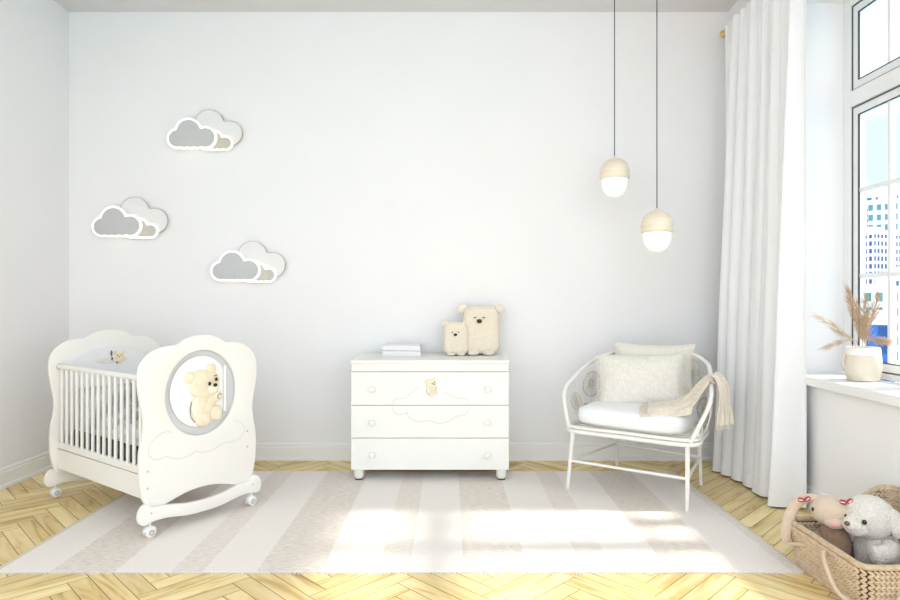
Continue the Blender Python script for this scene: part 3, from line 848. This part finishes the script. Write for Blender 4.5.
# ------------------------------------------------------------------ cloud wall lamps
def cloud_outline(circles, base, n=120, grow=0.0, centre=None):
    """outline of a union of circles cut flat at the base (star shaped about centre)"""
    cx, cz = centre
    out = []
    for i in range(n):
        a = 2 * PI * i / n; dx, dz = math.cos(a), math.sin(a); best = 0
        for (x, z, r) in circles:
            r += grow; ox, oz = cx - x, cz - z
            b = ox * dx + oz * dz; c = ox * ox + oz * oz - r * r; D = b * b - c
            if D > 0: best = max(best, -b + math.sqrt(D))
        if dz < 0: best = min(best, (base - grow - cz) / dz)
        out.append((cx + best * dx, cz + best * dz))
    return out
S = 8.18 * 133.33      # crop px per metre on the wall
def q_(x, y, r): return ((x - 450) / S, -(y - 300) / S, r / S)
FC = [q_(216, 358, 67), q_(307, 302, 95), q_(443, 350, 76), q_(270, 350, 76), q_(320, 350, 76), q_(380, 350, 76)]
BC = [q_(400, 300, 102), q_(490, 232, 117), q_(560, 300, 105), q_(658, 304, 98), q_(460, 310, 95), q_(510, 310, 95), q_(600, 310, 95)]
def wall_lamp(px, py, lab):
    x = (px - 450) / 133.33 * 0.988 - 0.004; z = 1.2 - (py - 300) / 133.33 * 0.988
    t = thing('cloud_wall_lamp', lab, 'wall lamp', (x, YB, z), 0, 'cloud lamps on the back wall')
    fc = (q_(320, 355, 0)[0], q_(320, 355, 0)[1]); fb = -(425 - 300) / S
    sc = 0.68
    def small(pts): return [((p[0] - q_(330, 0, 0)[0]) * sc + q_(536, 0, 0)[0], (p[1] - fb) * sc + (-(440 - 300) / S)) for p in pts]
    bb = -(402 - 300) / S; bc = (q_(540, 330, 0)[0], q_(540, 330, 0)[1])
    # rear pale cloud with its thin taupe edge
    outer = cloud_outline(BC, bb, grow=0.003, centre=bc); inner = cloud_outline(BC, bb, grow=0.0, centre=bc)
    XB = Matrix.Translation((-0.014, 0, 0)) @ upright(-0.022)
    rr = plate('rear_cloud', [inner], 0.010, 'cloud_white', t, XB, 0.001)
    plate('cloud_edge', [outer, inner], 0.014, 'cloud_tan', rr, XB)
    o1 = small(cloud_outline(FC, fb, grow=0.013, centre=fc)); i1 = small(cloud_outline(FC, fb, grow=-0.004, centre=fc))
    s_ = plate('small_cloud', [i1], 0.010, 'cloud_beige', t, upright(-0.038), 0.001)
    plate('small_light_strip', [o1, i1], 0.014, 'cloud_glow', s_, upright(-0.038), 0.002)
    o1 = cloud_outline(FC, fb, grow=0.013, centre=fc); i1 = cloud_outline(FC, fb, grow=0.0, centre=fc)
    f_ = plate('front_cloud', [i1], 0.014, 'cloud_grey', t, Matrix.Translation((0.016, 0, 0)) @ upright(-0.060), 0.001)
    plate('light_strip', [o1, i1], 0.018, 'cloud_glow', f_, Matrix.Translation((0.016, 0, 0)) @ upright(-0.058), 0.003)
    g = G(); g.box(-0.12, 0.02, -0.017, -0.0, -0.07, 0.0); g.box(-0.10, 0.0, -0.052, -0.017, -0.06, -0.01)
    g.build('wall_mount', 'cloud_white', t)
    # the strip light inside the lamp
    ld = bpy.data.lights.new('strip_light', 'POINT'); ld.energy = 0.035; ld.color = (1, 0.88, 0.66); ld.shadow_soft_size = 0.03
    lo = bpy.data.objects.new('strip_light', ld); COL.objects.link(lo); lo.parent = t; lo.location = (-0.12, -0.030, -0.098)
px0, py0 = 150 + 450 / 8.18, 95 + 300 / 8.18
wall_lamp(px0, py0, 'topmost of the three grey cloud lamps on the back wall')
wall_lamp(px0 - 75, py0 + 88, 'leftmost of the three grey cloud lamps, nearest the left wall')
wall_lamp(px0 + 43.5, py0 + 132.3, 'lowest of the three grey cloud lamps on the back wall, right of the crib')

# ------------------------------------------------------------------ pendant lamps
def pendant(x, y, z, lab):
    t = thing('pendant_lamp', lab, 'pendant lamp', (x, y, z), 0, 'pendant lamps')   # z = bottom of the wooden cap
    g = G(); g.lathe([(0.0965, 0), (0.099, 0.004), (0.099, 0.045), (0.097, 0.065), (0.088, 0.092), (0.070, 0.116), (0.046, 0.132), (0.022, 0.138), (0.012, 0.142), (0.010, 0.155), (0.002, 0.156)], 40)
    g.build('wooden_cap', 'oak', t)
    g = G(); prof = [(0.001, -0.130)] + [(0.088 * math.sin(R(a)) ** 0.9, -0.035 - 0.095 * math.cos(R(a))) for a in range(8, 91, 8)] + [(0.089, -0.02), (0.089, -0.001), (0.0, -0.001)]
    g.lathe(prof, 40); g.build('glass_globe', 'globe', t)
    g = G(); g.tube([(0, 0, 0.150), (0, 0, ZC - z - 0.02)], 0.0032, 8); g.build('cable', 'cord', t)
    g = G(); g.lathe([(0.05, ZC - z - 0.026), (0.052, ZC - z - 0.022), (0.052, ZC - z - 0.0005)], 28); g.build('ceiling_rose', 'white', t)
pendant((614.5 - 450) / 147.6, 4.20, 1.2 + 121 / 147.6, 'wood capped globe lamp hanging higher and further left of the two')
pendant((657 - 450) / 157.0, 3.95, 1.2 + 67.5 / 157.0, 'wood capped globe lamp hanging lower, nearer the curtain')

# ------------------------------------------------------------------ armchair
HX, HY, HA = 1.229, 3.974, R(-34)
chair = thing('rattan_armchair', 'white painted rattan armchair with a round woven back beside the curtain', 'armchair', (HX, HY, 0), HA)
XCH = Matrix.Translation((HX, HY, 0)) @ Matrix.Rotation(HA, 4, 'Z')
SZ = 0.375
def seatpt(x, y, z=SZ): return (x, y, z)
frame = catmull([(-0.365, -0.30, SZ), (0.0, -0.315, SZ), (0.365, -0.30, SZ), (0.385, -0.10, SZ), (0.36, 0.16, SZ), (0.25, 0.31, SZ), (0, 0.35, SZ), (-0.25, 0.31, SZ), (-0.36, 0.16, SZ), (-0.385, -0.10, SZ)], 6)
g = G(); g.tube(frame, 0.013, 10, True); g.tube([p + Vector((0, 0, 0.026)) for p in frame], 0.010, 8, True)
for i in range(9):
    yy = -0.27 + i * 0.065
    xw = 0.36 if yy < 0.1 else 0.36 - (yy - 0.1) * 0.55
    g.tube([(-xw, yy, SZ + 0.012), (xw, yy, SZ + 0.012)], 0.006, 6)
g.build('seat_frame', 'rattan', chair)
feet = [(-0.372, -0.318), (0.355, -0.325), (0.305, 0.262), (-0.29, 0.37)]
tops = [(-0.345, -0.295), (0.35, -0.300), (0.30, 0.22), (-0.27, 0.27)]
zf = [0.007, 0.007, 0.0, 0.0]
legs = []
for (fx_, fy_), (tx_, ty_), z0 in zip(feet, tops, zf):
    g = G(); g.tube([(fx_, fy_, z0), (fx_ * .5 + tx_ * .5, fy_ * .5 + ty_ * .5, (SZ + z0) / 2), (tx_, ty_, SZ)], [0.0105, 0.012, 0.0135], 10)
    g.build('leg', 'rattan', chair)
def legp(i, z): t = z / SZ; return Vector((feet[i][0] + (tops[i][0] - feet[i][0]) * t, feet[i][1] + (tops[i][1] - feet[i][1]) * t, z))
for a, b in ((0, 1), (1, 2), (2, 3), (3, 0)):
    g = G(); g.tube([legp(a, 0.185), legp(b, 0.185)], 0.009, 8); g.build('stretcher', 'rattan', chair)
rim_ctl = [(-0.365, -0.300, 0.385), (-0.405, -0.265, 0.48), (-0.440, -0.215, 0.570), (-0.448, -0.165, 0.625), (-0.435, -0.08, 0.675), (-0.405, 0.06, 0.745), (-0.345, 0.21, 0.805), (-0.20, 0.345, 0.850), (0, 0.385, 0.862)]
rim_ctl = rim_ctl + [(-x, y, z) for x, y, z in rim_ctl[-2::-1]]
rim = catmull(rim_ctl, 8, False)
g = G(); g.tube(rim, 0.0125, 12)
g.build('back_rim', 'rattan', chair)
# shell between the rim and the seat frame, in arc-length coordinates
def resample(P, n):
    d = [0]
    for i in range(1, len(P)): d.append(d[-1] + (P[i] - P[i - 1]).length)
    out = []; j = 0
    for k in range(n + 1):
        s = d[-1] * k / n
        while j < len(d) - 2 and d[j + 1] < s: j += 1
        t = (s - d[j]) / max(1e-9, d[j + 1] - d[j]); out.append(P[j].lerp(P[j + 1], min(1, t)))
    return out, d[-1]
rimS, rimL = resample(rim, 200)
low_ctl = [(-0.365, -0.300, SZ + .02), (-0.385, -0.10, SZ + .02), (-0.36, 0.16, SZ + .02), (-0.25, 0.31, SZ + .02), (0, 0.35, SZ + .02), (0.25, 0.31, SZ + .02), (0.36, 0.16, SZ + .02), (0.385, -0.10, SZ + .02), (0.365, -0.30, SZ + .02)]
lowS, lowL = resample(catmull(low_ctl, 8, False), 200)
def shell(t, k):
    t = min(1, max(0, t)); k = min(1, max(0, k)); i = min(199, int(t * 200)); f = t * 200 - i
    a = lowS[i].lerp(lowS[i + 1], f); b = rimS[i].lerp(rimS[i + 1], f)
    p = a.lerp(b, k); out = Vector((p.x, p.y, 0)).normalized() * 0.02 * math.sin(PI * k)
    return p + out
def motif(g, t0, k0, r, spokes=20):
    hgt = (shell(t0, 1) - shell(t0, 0)).length; wid = (rimL + lowL) / 2
    def P(rad, a): return shell(t0 + rad * math.cos(a) / wid, k0 + rad * math.sin(a) / hgt)
    for rr in (r, r * 0.34):
        g.tube([P(rr, 2 * PI * i / 28) for i in range(28)], 0.0036 if rr == r else 0.0024, 6, True)
    for i in range(spokes):
        a = 2 * PI * i / spokes
        g.tube([P(r * 0.30, a), P(r * 0.6, a + 0.12), P(r * 0.98, a + 0.2)], 0.0022, 5)
    g.tube([P(r * 0.30 * (1 - q / 16), 2 * PI * q / 7) for q in range(16)], 0.003, 5)
g = G()
for t0, k0, r in ((0.5, 0.72, 0.105), (0.375, 0.70, 0.10), (0.625, 0.70, 0.10), (0.265, 0.60, 0.085), (0.735, 0.60, 0.085), (0.165, 0.45, 0.062), (0.835, 0.45, 0.062),
                  (0.437, 0.27, 0.085), (0.563, 0.27, 0.085), (0.32, 0.24, 0.075), (0.68, 0.24, 0.075), (0.21, 0.17, 0.045), (0.79, 0.17, 0.045)):
    motif(g, t0, k0, r)
g.build('woven_back', 'rattan_weave', chair)
g = G()
for i in range(15):
    t0 = 0.06 + 0.88 * i / 14
    g.tube([shell(t0, k / 8) for k in range(9)], 0.0035, 6)
# paired front stays from seat corner to arm
for sx in (0.035, 0.965):
    g.tube([shell(sx, k / 6) for k in range(7)], 0.008, 8)
g.build('back_rods', 'rattan', chair)

# seat cushion
g = G()
def cf(p):
    return (p.x * (1 - 0.10 * max(0, p.y / 0.3)), p.y, p.z + 0.010 * noise.noise(Vector((p.x * 6, p.y * 6, 2))))
g.ell((-0.01, -0.015, 0.467), (0.332, 0.285, 0.066), 0.42, 0.30, 56, 16, fn=cf)
sc_ = g.build('seat_cushion', 'cushion', X=XCH)
tag(sc_, 'thick white seat cushion lying on the rattan armchair', 'seat cushion')
g = G()
top_edge = []
for k in range(80):
    a = 2 * PI * k / 80
    ca, sa = math.cos(a), math.sin(a); e = 0.30
    p = cf(Vector((0.3315 * math.copysign(abs(ca) ** e, ca), 0.2845 * math.copysign(abs(sa) ** e, sa), 0)))
    top_edge.append((p[0] - 0.01, p[1] - 0.015, 0.466 + p[2]))
g.tube(top_edge, 0.003, 6, True); g.build('piping', 'cushion', sc_)

def fringe_side(g, w, h, sx, n, ln):
    for i in range(n):
        z = -h / 2 + h * (i + 0.5) / n; x = sx * w / 2 * (1 - 0.06 * (1 - (2 * z / h) ** 2))
        g.tube([(x * 0.98, 0, z), (x + sx * ln * 0.5, rng.uniform(-.004, .004), z + rng.uniform(-.006, .006)), (x + sx * ln * rng.uniform(.7, 1), rng.uniform(-.006, .006), z + rng.uniform(-.012, .004))], [0.0025, 0.002, 0.001], 4)
g = pillow_mesh(0.54, 0.37, 0.13, seed=11, pinch=0.09)
XP = XCH @ Matrix.Translation((-0.005, 0.250, 0.730)) @ Matrix.Rotation(R(9), 4, 'Z') @ Matrix.Rotation(R(-14), 4, 'X')
p2 = g.build('throw_pillow', 'pillow_back', X=XP)
tag(p2, 'pale beige pillow standing behind the other pillow against the chair back', 'pillow', 'pillows on the armchair')
g = pillow_mesh(0.555, 0.365, 0.14, seed=23, pinch=0.09)
XP = XCH @ Matrix.Translation((-0.035, 0.095, 0.672)) @ Matrix.Rotation(R(17), 4, 'Z') @ Matrix.Rotation(R(-16), 4, 'X') @ Matrix.Rotation(R(-2), 4, 'Y')
p1 = g.build('throw_pillow', 'pillow', X=XP)
tag(p1, 'oatmeal linen pillow with frayed side edges in front on the armchair', 'pillow', 'pillows on the armchair')
g = G(); fringe_side(g, 0.545, 0.35, -1, 60, 0.030); fringe_side(g, 0.545, 0.35, 1, 60, 0.030)
fo = g.build('fringe', 'pillow', p1); fo['kind'] = 'stuff'

# throw blanket: over the seat, up the right arm, over the rim and down outside
cl = [(0.085, -0.150, 0.530), (0.17, -0.150, 0.542), (0.25, -0.135, 0.552), (0.325, -0.100, 0.590), (0.375, -0.055, 0.655), (0.415, -0.030, 0.712), (0.438, -0.025, 0.738), (0.466, -0.030, 0.715), (0.484, -0.040, 0.640), (0.486, -0.055, 0.55), (0.490, -0.06, 0.465)]
wd = [0.29, 0.26, 0.22, 0.17, 0.13, 0.10, 0.085, 0.10, 0.13, 0.155, 0.165]
dirs = [(-0.25, 0.97, 0), (-0.2, 0.97, 0), (-0.3, 0.93, .1), (-0.4, 0.85, .3), (-0.35, 0.85, .35), (-0.2, 0.95, .3), (0.0, 1, .2), (0.1, 1, .2), (0.25, 0.95, .15), (0.35, 0.93, .1), (0.40, 0.92, 0)]
cc = catmull(cl, 6, False); ww = catmull([(w, 0, 0) for w in wd], 6, False); dd = catmull(dirs, 6, False)
def strip(u, v):
    f = v * (len(cc) - 1); i = min(len(cc) - 2, int(f)); k = f - i
    p = cc[i].lerp(cc[i + 1], k); w = ww[i].lerp(ww[i + 1], k).x; d = dd[i].lerp(dd[i + 1], k).normalized()
    tg = (cc[i + 1] - cc[i]).normalized(); nr = d.cross(tg).normalized()
    if v < 0.55 and nr.z < 0: nr = -nr
    if v >= 0.55 and nr.x < 0: nr = -nr
    a = u - 0.5
    if v < 0.3: p = p + Vector((0, 0, -0.30 * max(0, -a - 0.36)))
    fold = 0.017 * abs(math.sin(a * 9 + 2 * noise.noise(Vector((v * 5, 0, 0))))) + 0.010 * noise.noise(Vector((a * 6, v * 9, 3)))
    return p + d * a * w + nr * (fold + 0.004)
g = G(); g.grid(strip, 26, 80)
tb = g.build('throw_blanket', 'throw', solid=0.007, X=XCH, angle=80)
tag(tb, 'beige knitted throw draped over the seat and right arm of the armchair', 'blanket')
for e_ in (0, 1):
    g = G()
    for i in range(24):
        p = Vector(strip((i + 0.5) / 24, e_))
        if e_ == 0: q1 = p + Vector((-0.02, -0.018, -0.004)); q2 = p + Vector((-0.038 + rng.uniform(-.008, .008), -0.030 + rng.uniform(-.01, .01), -0.012))
        else: q1 = p + Vector((0.001, 0, -0.012)); q2 = p + Vector((rng.uniform(-.003, .003), rng.uniform(-.004, .004), -0.024))
        g.tube([p, q1, q2], [0.0028, 0.0024, 0.0014], 5)
    tf = g.build('tassel_fringe', 'fringe', tb); tf['kind'] = 'stuff'

# ------------------------------------------------------------------ curtain and rod
rod = thing('curtain_rod', 'brass curtain rod with a round finial high on the window wall', 'curtain rod', (2.022, 4.54, 3.165))
g = G(); g.tube([(0, 0, 0), (0, -3.5, 0)], 0.011, 12); g.build('pole', 'gold', rod)
for yy in (0.0,):
    g = G()
    g.lathe([(0.012, 0), (0.019, 0.004), (0.019, 0.012), (0.012, 0.016), (0.024, 0.026), (0.029, 0.040), (0.024, 0.054), (0.010, 0.062), (0.001, 0.063)], 24, Matrix.Rotation(R(-90), 4, 'X'))
    g.build('finial', 'gold', rod)
for yy in (-0.035, -3.3):
    g = G(); g.tube([(0, yy, 0), (0, yy, -0.03), (0.0555, yy, -0.03)], 0.007, 8); g.build('bracket', 'gold', rod)
CY0, CY1 = 3.53, 4.50
def curt(u, v):
    # u along the rod (0 = window end), v from top (0) to hem (1)
    z = 3.188 - 3.175 * v
    uu = u + 0.035 * math.sin(9 * u + 0.6) + 0.02 * math.sin(17 * u)
    y = CY0 + (CY1 - CY0) * u
    ph = 2 * PI * 6.6 * uu + 0.5 * math.sin(2.2 * v + 6 * u)
    ph2 = 2 * PI * 13 * u + 1.5 * v + 2 * math.sin(4 * u)
    A = (0.010 + 0.042 * min(1, v * 1.6) ** 0.8 + 0.026 * v) * (0.8 + 0.3 * math.sin(7 * u + 1.7))
    s1 = math.sin(ph)
    ridge = math.copysign(abs(s1) ** 0.75, s1) 
    x = 2.002 - 0.045 * v - 0.035 * v ** 3 + A * ridge + (0.012 * (1 - 0.5 * v)) * math.sin(ph2)
    fine = 0.006 * noise.noise(Vector((u * 30, v * 3, 0)))
    if u < 0.05: x += ((0.05 - u) / 0.05) ** 1.5 * (0.10 + 0.03 * v)
    x = min(x, 2.028 - (0.02 if v < 0.05 else 0))
    y += 0.025 * math.cos(ph) * min(1, 2 * v) * min(1, u * 10)
    return (x + fine, y, z)
g = G(); g.grid(curt, 340, 60)
cur = g.build('curtain', 'curtain', solid=0.003, angle=80)
tag(cur, 'floor length white curtain gathered in folds at the left of the window', 'curtain')
g = G()
def hem(u, v):
    a = curt(u, 0.972 + 0.028 * v); return (a[0] - 0.0022, a[1], a[2])
g.grid(hem, 340, 3); g.build('hem', 'curtain', cur, solid=0.003, angle=80)

# ------------------------------------------------------------------ pot with pampas on the sill
PX, PY, PZ = 2.235, 3.355, 0.7645
pot = thing('flower_pot', 'round cream ceramic pot with a white glazed rim on the window sill', 'pot', (PX, PY, PZ))
g = G(); g.lathe([(0.068, 0), (0.074, 0.004), (0.083, 0.04), (0.087, 0.08), (0.0865, 0.12), (0.083, 0.142), (0.078, 0.143), (0.076, 0.12), (0.070, 0.06), (0.01, 0.04)], 48)
g.build('bowl', 'pot', pot)
g = G(); g.lathe([(0.0835, 0.141), (0.084, 0.155), (0.080, 0.178), (0.077, 0.182), (0.071, 0.180), (0.074, 0.155), (0.077, 0.143)], 48)
g.build('rim', 'pot_glaze', pot)
g = G(); g.tube([(-0.076 - 0.016 * math.sin(PI * k / 10), 0.025, 0.06 + 0.09 * k / 10) for k in range(11)], 0.006, 8); g.build('handle', 'pot', pot)
stems = [  # target px of the tip, lean out in y, plume length (m), width, pale?, label
    (818, 317, 0.06, 0.17, 0.016, 1, 'pampas stem leaning furthest left, high above the sill'),
    (826, 347, 0.02, 0.13, 0.013, 1, 'drooping pampas stem at lower left of the pot'),
    (835, 330, -0.03, 0.13, 0.013, 1, 'short pampas stem between the two left leaning ones'),
    (848, 291, 0.00, 0.20, 0.017, 0, 'tall upright pampas stem at the left of the bunch'),
    (856, 306, -0.04, 0.20, 0.020, 0, 'pampas stem in the dense middle of the bunch, left of centre'),
    (865, 297, 0.03, 0.21, 0.020, 0, 'tall fluffy pampas stem in the middle of the bunch'),
    (866, 318, -0.06, 0.15, 0.022, 0, 'short bushy pampas stem low in the front of the bunch'),
    (878, 296, 0.00, 0.19, 0.020, 0, 'tall pampas stem at the right of the bunch'),
    (885, 341, -0.03, 0.09, 0.016, 0, 'small brown pampas head hanging over the right rim of the pot'),
]
for (tx, ty, dy, pl_, wdt, pale, lb) in stems:
    Y = PY + dy; s = 620 / Y
    tip = Vector(((tx - 450) / s - PX, dy, 1.2 - (ty - 300) / s - PZ))
    base_ = Vector((tip.x * 0.12, dy * 0.2, 0.055))
    midp = base_.lerp(tip, 0.55) + Vector((-tip.x * 0.18, 0, 0.05 if tip.z < 0.35 else 0.0))
    if tip.z < 0.24: midp.z = 0.215
    nk = Vector((tip.x * 0.22, dy * 0.4, 0.20))
    path, _ = resample(catmull([base_, nk, midp, tip], 10, False), 40)
    ttl = thing('pampas_stem', lb, 'dried grass', (PX, PY, PZ), 0, 'pampas in the cream pot')
    g = G(); g.tube(path, 0.0014, 5); g.build('stalk', 'pampas', ttl)
    total = sum((path[i + 1] - path[i]).length for i in range(40))
    start = max(0.3, 1 - pl_ / total)
    g = G()
    for i in range(230 if not pale else 150):
        f = start + (1 - start) * rng.random() ** 0.9
        j = min(39, int(f * 40)); p = path[j].lerp(path[j + 1], f * 40 - j)
        tg = (path[min(40, j + 1)] - path[max(0, j - 1)]).normalized()
        a = rng.uniform(0, 2 * PI); perp = tg.orthogonal().normalized(); perp = Matrix.Rotation(a, 3, tg) @ perp
        q = (f - start) / (1 - start)
        ww_ = wdt * 1.25 * (0.35 + 1.0 * math.sin(PI * min(1, q * 0.85 + 0.12)))
        L_ = rng.uniform(0.03, 0.06)
        e1 = p + tg * L_ * 0.5 + perp * ww_ * 0.6; e2 = p + tg * L_ + perp * ww_ * rng.uniform(.7, 1.1) + Vector((0, 0, -0.006))
        g.tube([p, e1, e2], [0.0005, 0.0008, 0.0002], 3)
    pm = g.build('plume', 'pampas_pale' if pale else 'pampas', ttl); pm['kind'] = 'stuff'

# ------------------------------------------------------------------ wicker basket
BX0, BX1, BY0, BY1 = 1.55, 2.035, 2.325, 2.85       # rim rectangle
def basket():
    t = thing('wicker_basket', 'woven seagrass basket with rope handles on the floor under the window', 'basket', ((BX0 + BX1) / 2, (BY0 + BY1) / 2, 0))
    hx, hy = (BX1 - BX0) / 2, (BY1 - BY0) / 2
    def loop(f):   # rounded rectangle, f in [0,1): starts mid left side
        r = 0.035; segs = []
        pts = []
        for cx, cy, a0 in ((-hx + r, hy - r, 90), (-hx + r, -hy + r, 180), (hx - r, -hy + r, 270), (hx - r, hy - r, 0)):
            for k in range(7): a = R(a0 + 15 * k); pts.append(Vector((cx + r * math.cos(a), cy + r * math.sin(a), 0)))
        pts.append(pts[0]); return pts
    lp, Lp = resample(loop(0), 400)
    def top_z(p): 
        k = min(1, max(0, (p.x + hx * 0.25) / (hx * 1.1))); return 0.195 + 0.145 * (k * k * (3 - 2 * k)) * (0.25 + 0.75 * min(1, max(0, (p.y + hy * 0.98) / (hy * 0.12))))
    def pos(f, z, off=0.0):
        f = f % 1.0; i = min(399, int(f * 400)); p = lp[i].lerp(lp[i + 1], f * 400 - i)
        k = 0.87 + 0.13 * min(1, z / 0.2); q = Vector((p.x * k, p.y * k, z))
        tg = lp[i + 1] - lp[i]; nr = Vector((-tg.y, tg.x, 0)).normalized()
        if nr.dot(Vector((p.x, p.y, 0))) < 0: nr = -nr
        return q + nr * off, tg.normalized(), nr
    # dark inner core board so the weave is closed
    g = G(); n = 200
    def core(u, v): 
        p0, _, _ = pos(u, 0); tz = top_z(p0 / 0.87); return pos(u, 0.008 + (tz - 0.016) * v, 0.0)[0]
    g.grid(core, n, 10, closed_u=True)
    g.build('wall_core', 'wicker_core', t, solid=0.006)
    g = G(); rows_h = 0.0225; st = 0.020; ns = int(Lp / st)
    for rI in range(18):
        z = 0.013 + rI * rows_h
        for k in range(ns):
            f = (k + 0.5) / ns
            p, tg, nr = pos(f, z)
            p0 = lp[min(400, int(f * 400))]
            if z > top_z(p0) - 0.010: continue
            for sgn, off in ((1, 0.009), (-1, 0.009)):
                for side in (1, -1):
                    c = p + nr * off * side + Vector((0, 0, sgn * rows_h * 0.25))
                    d = (tg * 1.0 + Vector((0, 0, -sgn * 0.55))).normalized()
                    b = nr; u3 = d.cross(b)
                    X = Matrix(((d.x, b.x, u3.x, c.x), (d.y, b.y, u3.y, c.y), (d.z, b.z, u3.z, c.z), (0, 0, 0, 1)))
                    g.ell((0, 0, 0), (0.0150, 0.0078, 0.0056), 1, 1, 8, 6, X=X)
    g.build('woven_wall', 'wicker', t, angle=75)
    g = G(); rp = []
    for k in range(160):
        p0 = lp[int(k / 160 * 400)]; p, _, _ = pos(k / 160, top_z(p0)); p.z = top_z(p0); rp.append(p)
    g.tube(rp, 0.012, 8, True)
    g.build('rim', 'wicker_rim', t)
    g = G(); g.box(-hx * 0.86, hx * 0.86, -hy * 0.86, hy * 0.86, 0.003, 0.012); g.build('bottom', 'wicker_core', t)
    # rope handles on the long left side
    def wl(x, y, z): return Vector((x - (BX0 + BX1) / 2, y - (BY0 + BY1) / 2, z))
    g = G(); g.tube(catmull([wl(1.545, 2.55, 0.172), wl(1.515, 2.515, 0.160), wl(1.500, 2.46, 0.12), wl(1.498, 2.40, 0.075), wl(1.512, 2.34, 0.060), wl(1.550, 2.285, 0.060), wl(1.62, 2.27, 0.075), wl(1.68, 2.31, 0.1)], 6, False), 0.0085, 8)
    g.build('handle', 'rope', t)
    g = G(); g.tube(catmull([wl(1.570, 2.70, 0.130), wl(1.545, 2.735, 0.122), wl(1.530, 2.80, 0.100), wl(1.55, 2.88, 0.09), wl(1.62, 2.91, 0.10)], 6, False), 0.0085, 8)
    g.build('handle', 'rope', t)
    return t
basket()

# white plush bear in the basket
tb_ = thing('toy_bear', 'white curly plush bear sitting in the wicker basket', 'soft toy', (1.800, 2.660, 0.0), R(-72))
fz = lambda p: (p.x + .006 * noise.noise(p * 25), p.y + .006 * noise.noise(p * 22 + Vector((9, 0, 0))), p.z)
g = G(); g.ell((0.0, 0.04, 0.122), (0.088, 0.082, 0.112), 0.95, 1, 40, 28, fn=fz)
g.build('body', 'plush_white', tb_)
g = G(); g.ell((0, 0.0, 0.270), (0.094, 0.096, 0.090), 0.92, 1, 48, 32, fn=fz); g.ell((0, -0.074, 0.243), (0.052, 0.056, 0.045), 1, 1, 28, 18, fn=fz)
hd = g.build('head', 'plush_white', tb_)
for sx in (-1, 1):
    g = G(); g.ell((sx * 0.092, 0.030, 0.268), (0.024, 0.036, 0.060), 0.95, 1, 24, 18, fn=fz, rot=Matrix.Rotation(R(sx * -14), 4, 'Y').to_euler()); g.build('ear', 'plush_white', hd)
    g = G(); g.ell((sx * 0.046, -0.088, 0.272), (0.0095, 0.0095, 0.0105), 1, 1, 14, 10); g.build('eye', 'black', hd)
    g = G(); g.tube(catmull([(sx * 0.075, 0.02, 0.170), (sx * 0.105, -0.03, 0.158), (sx * 0.100, -0.075, 0.152), (sx * 0.088, -0.105, 0.150)], 5, False), [0.028] + [0.034] * 5 + [0.038] * 5 + [0.041, 0.040, 0.036, 0.030, 0.018], 16); g.build('arm', 'plush_white', tb_)
g = G(); g.ell((0, -0.127, 0.255), (0.013, 0.009, 0.010), 0.9, 1, 14, 10); g.build('nose', 'brown', hd)
g = G(); g.tube([(0, -0.130, 0.246), (0.004, -0.129, 0.236), (0.018, -0.124, 0.230)], 0.0018, 5); g.build('mouth', 'brown', hd)
# sleepy bunny
bn_ = thing('toy_bunny', 'brown plush bunny with long drooping ears leaning in the wicker basket', 'soft toy', (1.665, 2.755, 0.0), R(-30))
g = G(); g.ell((0.035, 0.0, 0.118), (0.066, 0.056, 0.105), 0.95, 1, 28, 20); g.build('body', 'bunny_body', bn_)
g = G(); g.ell((0.022, -0.005, 0.268), (0.078, 0.070, 0.066), 0.95, 1, 32, 22); g.ell((0.035, -0.058, 0.234), (0.040, 0.026, 0.026), 1, 1, 20, 14)
hb = g.build('head', 'bunny_face', bn_)
g = G(); g.ell((0.036, -0.083, 0.236), (0.022, 0.008, 0.014), 1, 1, 18, 10); g.build('nose', 'pink', hb)
g = G(); g.ell((-0.046, -0.042, 0.275), (0.006, 0.005, 0.009), 1, 1, 10, 8); g.build('eye', 'black', hb)
earp = catmull([(-0.030, 0.0, 0.315), (-0.066, 0.0, 0.310), (-0.110, 0.0, 0.275), (-0.138, -0.01, 0.215), (-0.150, -0.02, 0.150), (-0.150, -0.025, 0.118)], 5, False)
g = G(); g.tube(earp, [0.010 + 0.013 * math.sin(PI * min(1, (i / (len(earp) - 1)) * 0.62 + 0.12)) if i < len(earp) - 1 else 0.012 for i in range(len(earp))], 14, flat=0.7)
g.ell(tuple(earp[-1]), (0.018, 0.013, 0.020), 1, 1, 14, 10)
e1_ = g.build('ear', 'bunny_face', hb)
g = G(); g.tube(catmull([(0.075, 0.0, 0.312), (0.10, 0.01, 0.306), (0.118, 0.02, 0.27)], 5, False), 0.014, 10, flat=0.7); g.build('ear', 'bunny_face', hb)
for ctr in ((-0.078, -0.018, 0.306), (0.080, -0.03, 0.325)):
    bow = None
    for kx in (-1, 1):
        g = G(); g.ell((ctr[0] + kx * 0.012, ctr[1] - 0.012, ctr[2] + 0.004 + kx * 0.004), (0.014, 0.007, 0.010), 0.8, 1, 14, 8, rot=Matrix.Rotation(R(-25 * kx - 20), 4, 'Y').to_euler())
        bow = g.build('ribbon_bow', 'red', bn_)
        g = G(); g.ell((ctr[0] + kx * 0.013, ctr[1] - 0.0165, ctr[2] + 0.004 + kx * 0.004), (0.010, 0.005, 0.0025), 0.8, 1, 10, 6, rot=Matrix.Rotation(R(-25 * kx - 20), 4, 'Y').to_euler()); g.build('white_stripe', 'ribbon_white', bow)
g = G(); g.tube(catmull([(-0.02, -0.03, 0.165), (-0.060, -0.045, 0.150), (-0.085, -0.035, 0.175)], 5, False), 0.020, 12); g.build('arm', 'bunny_body', bn_)
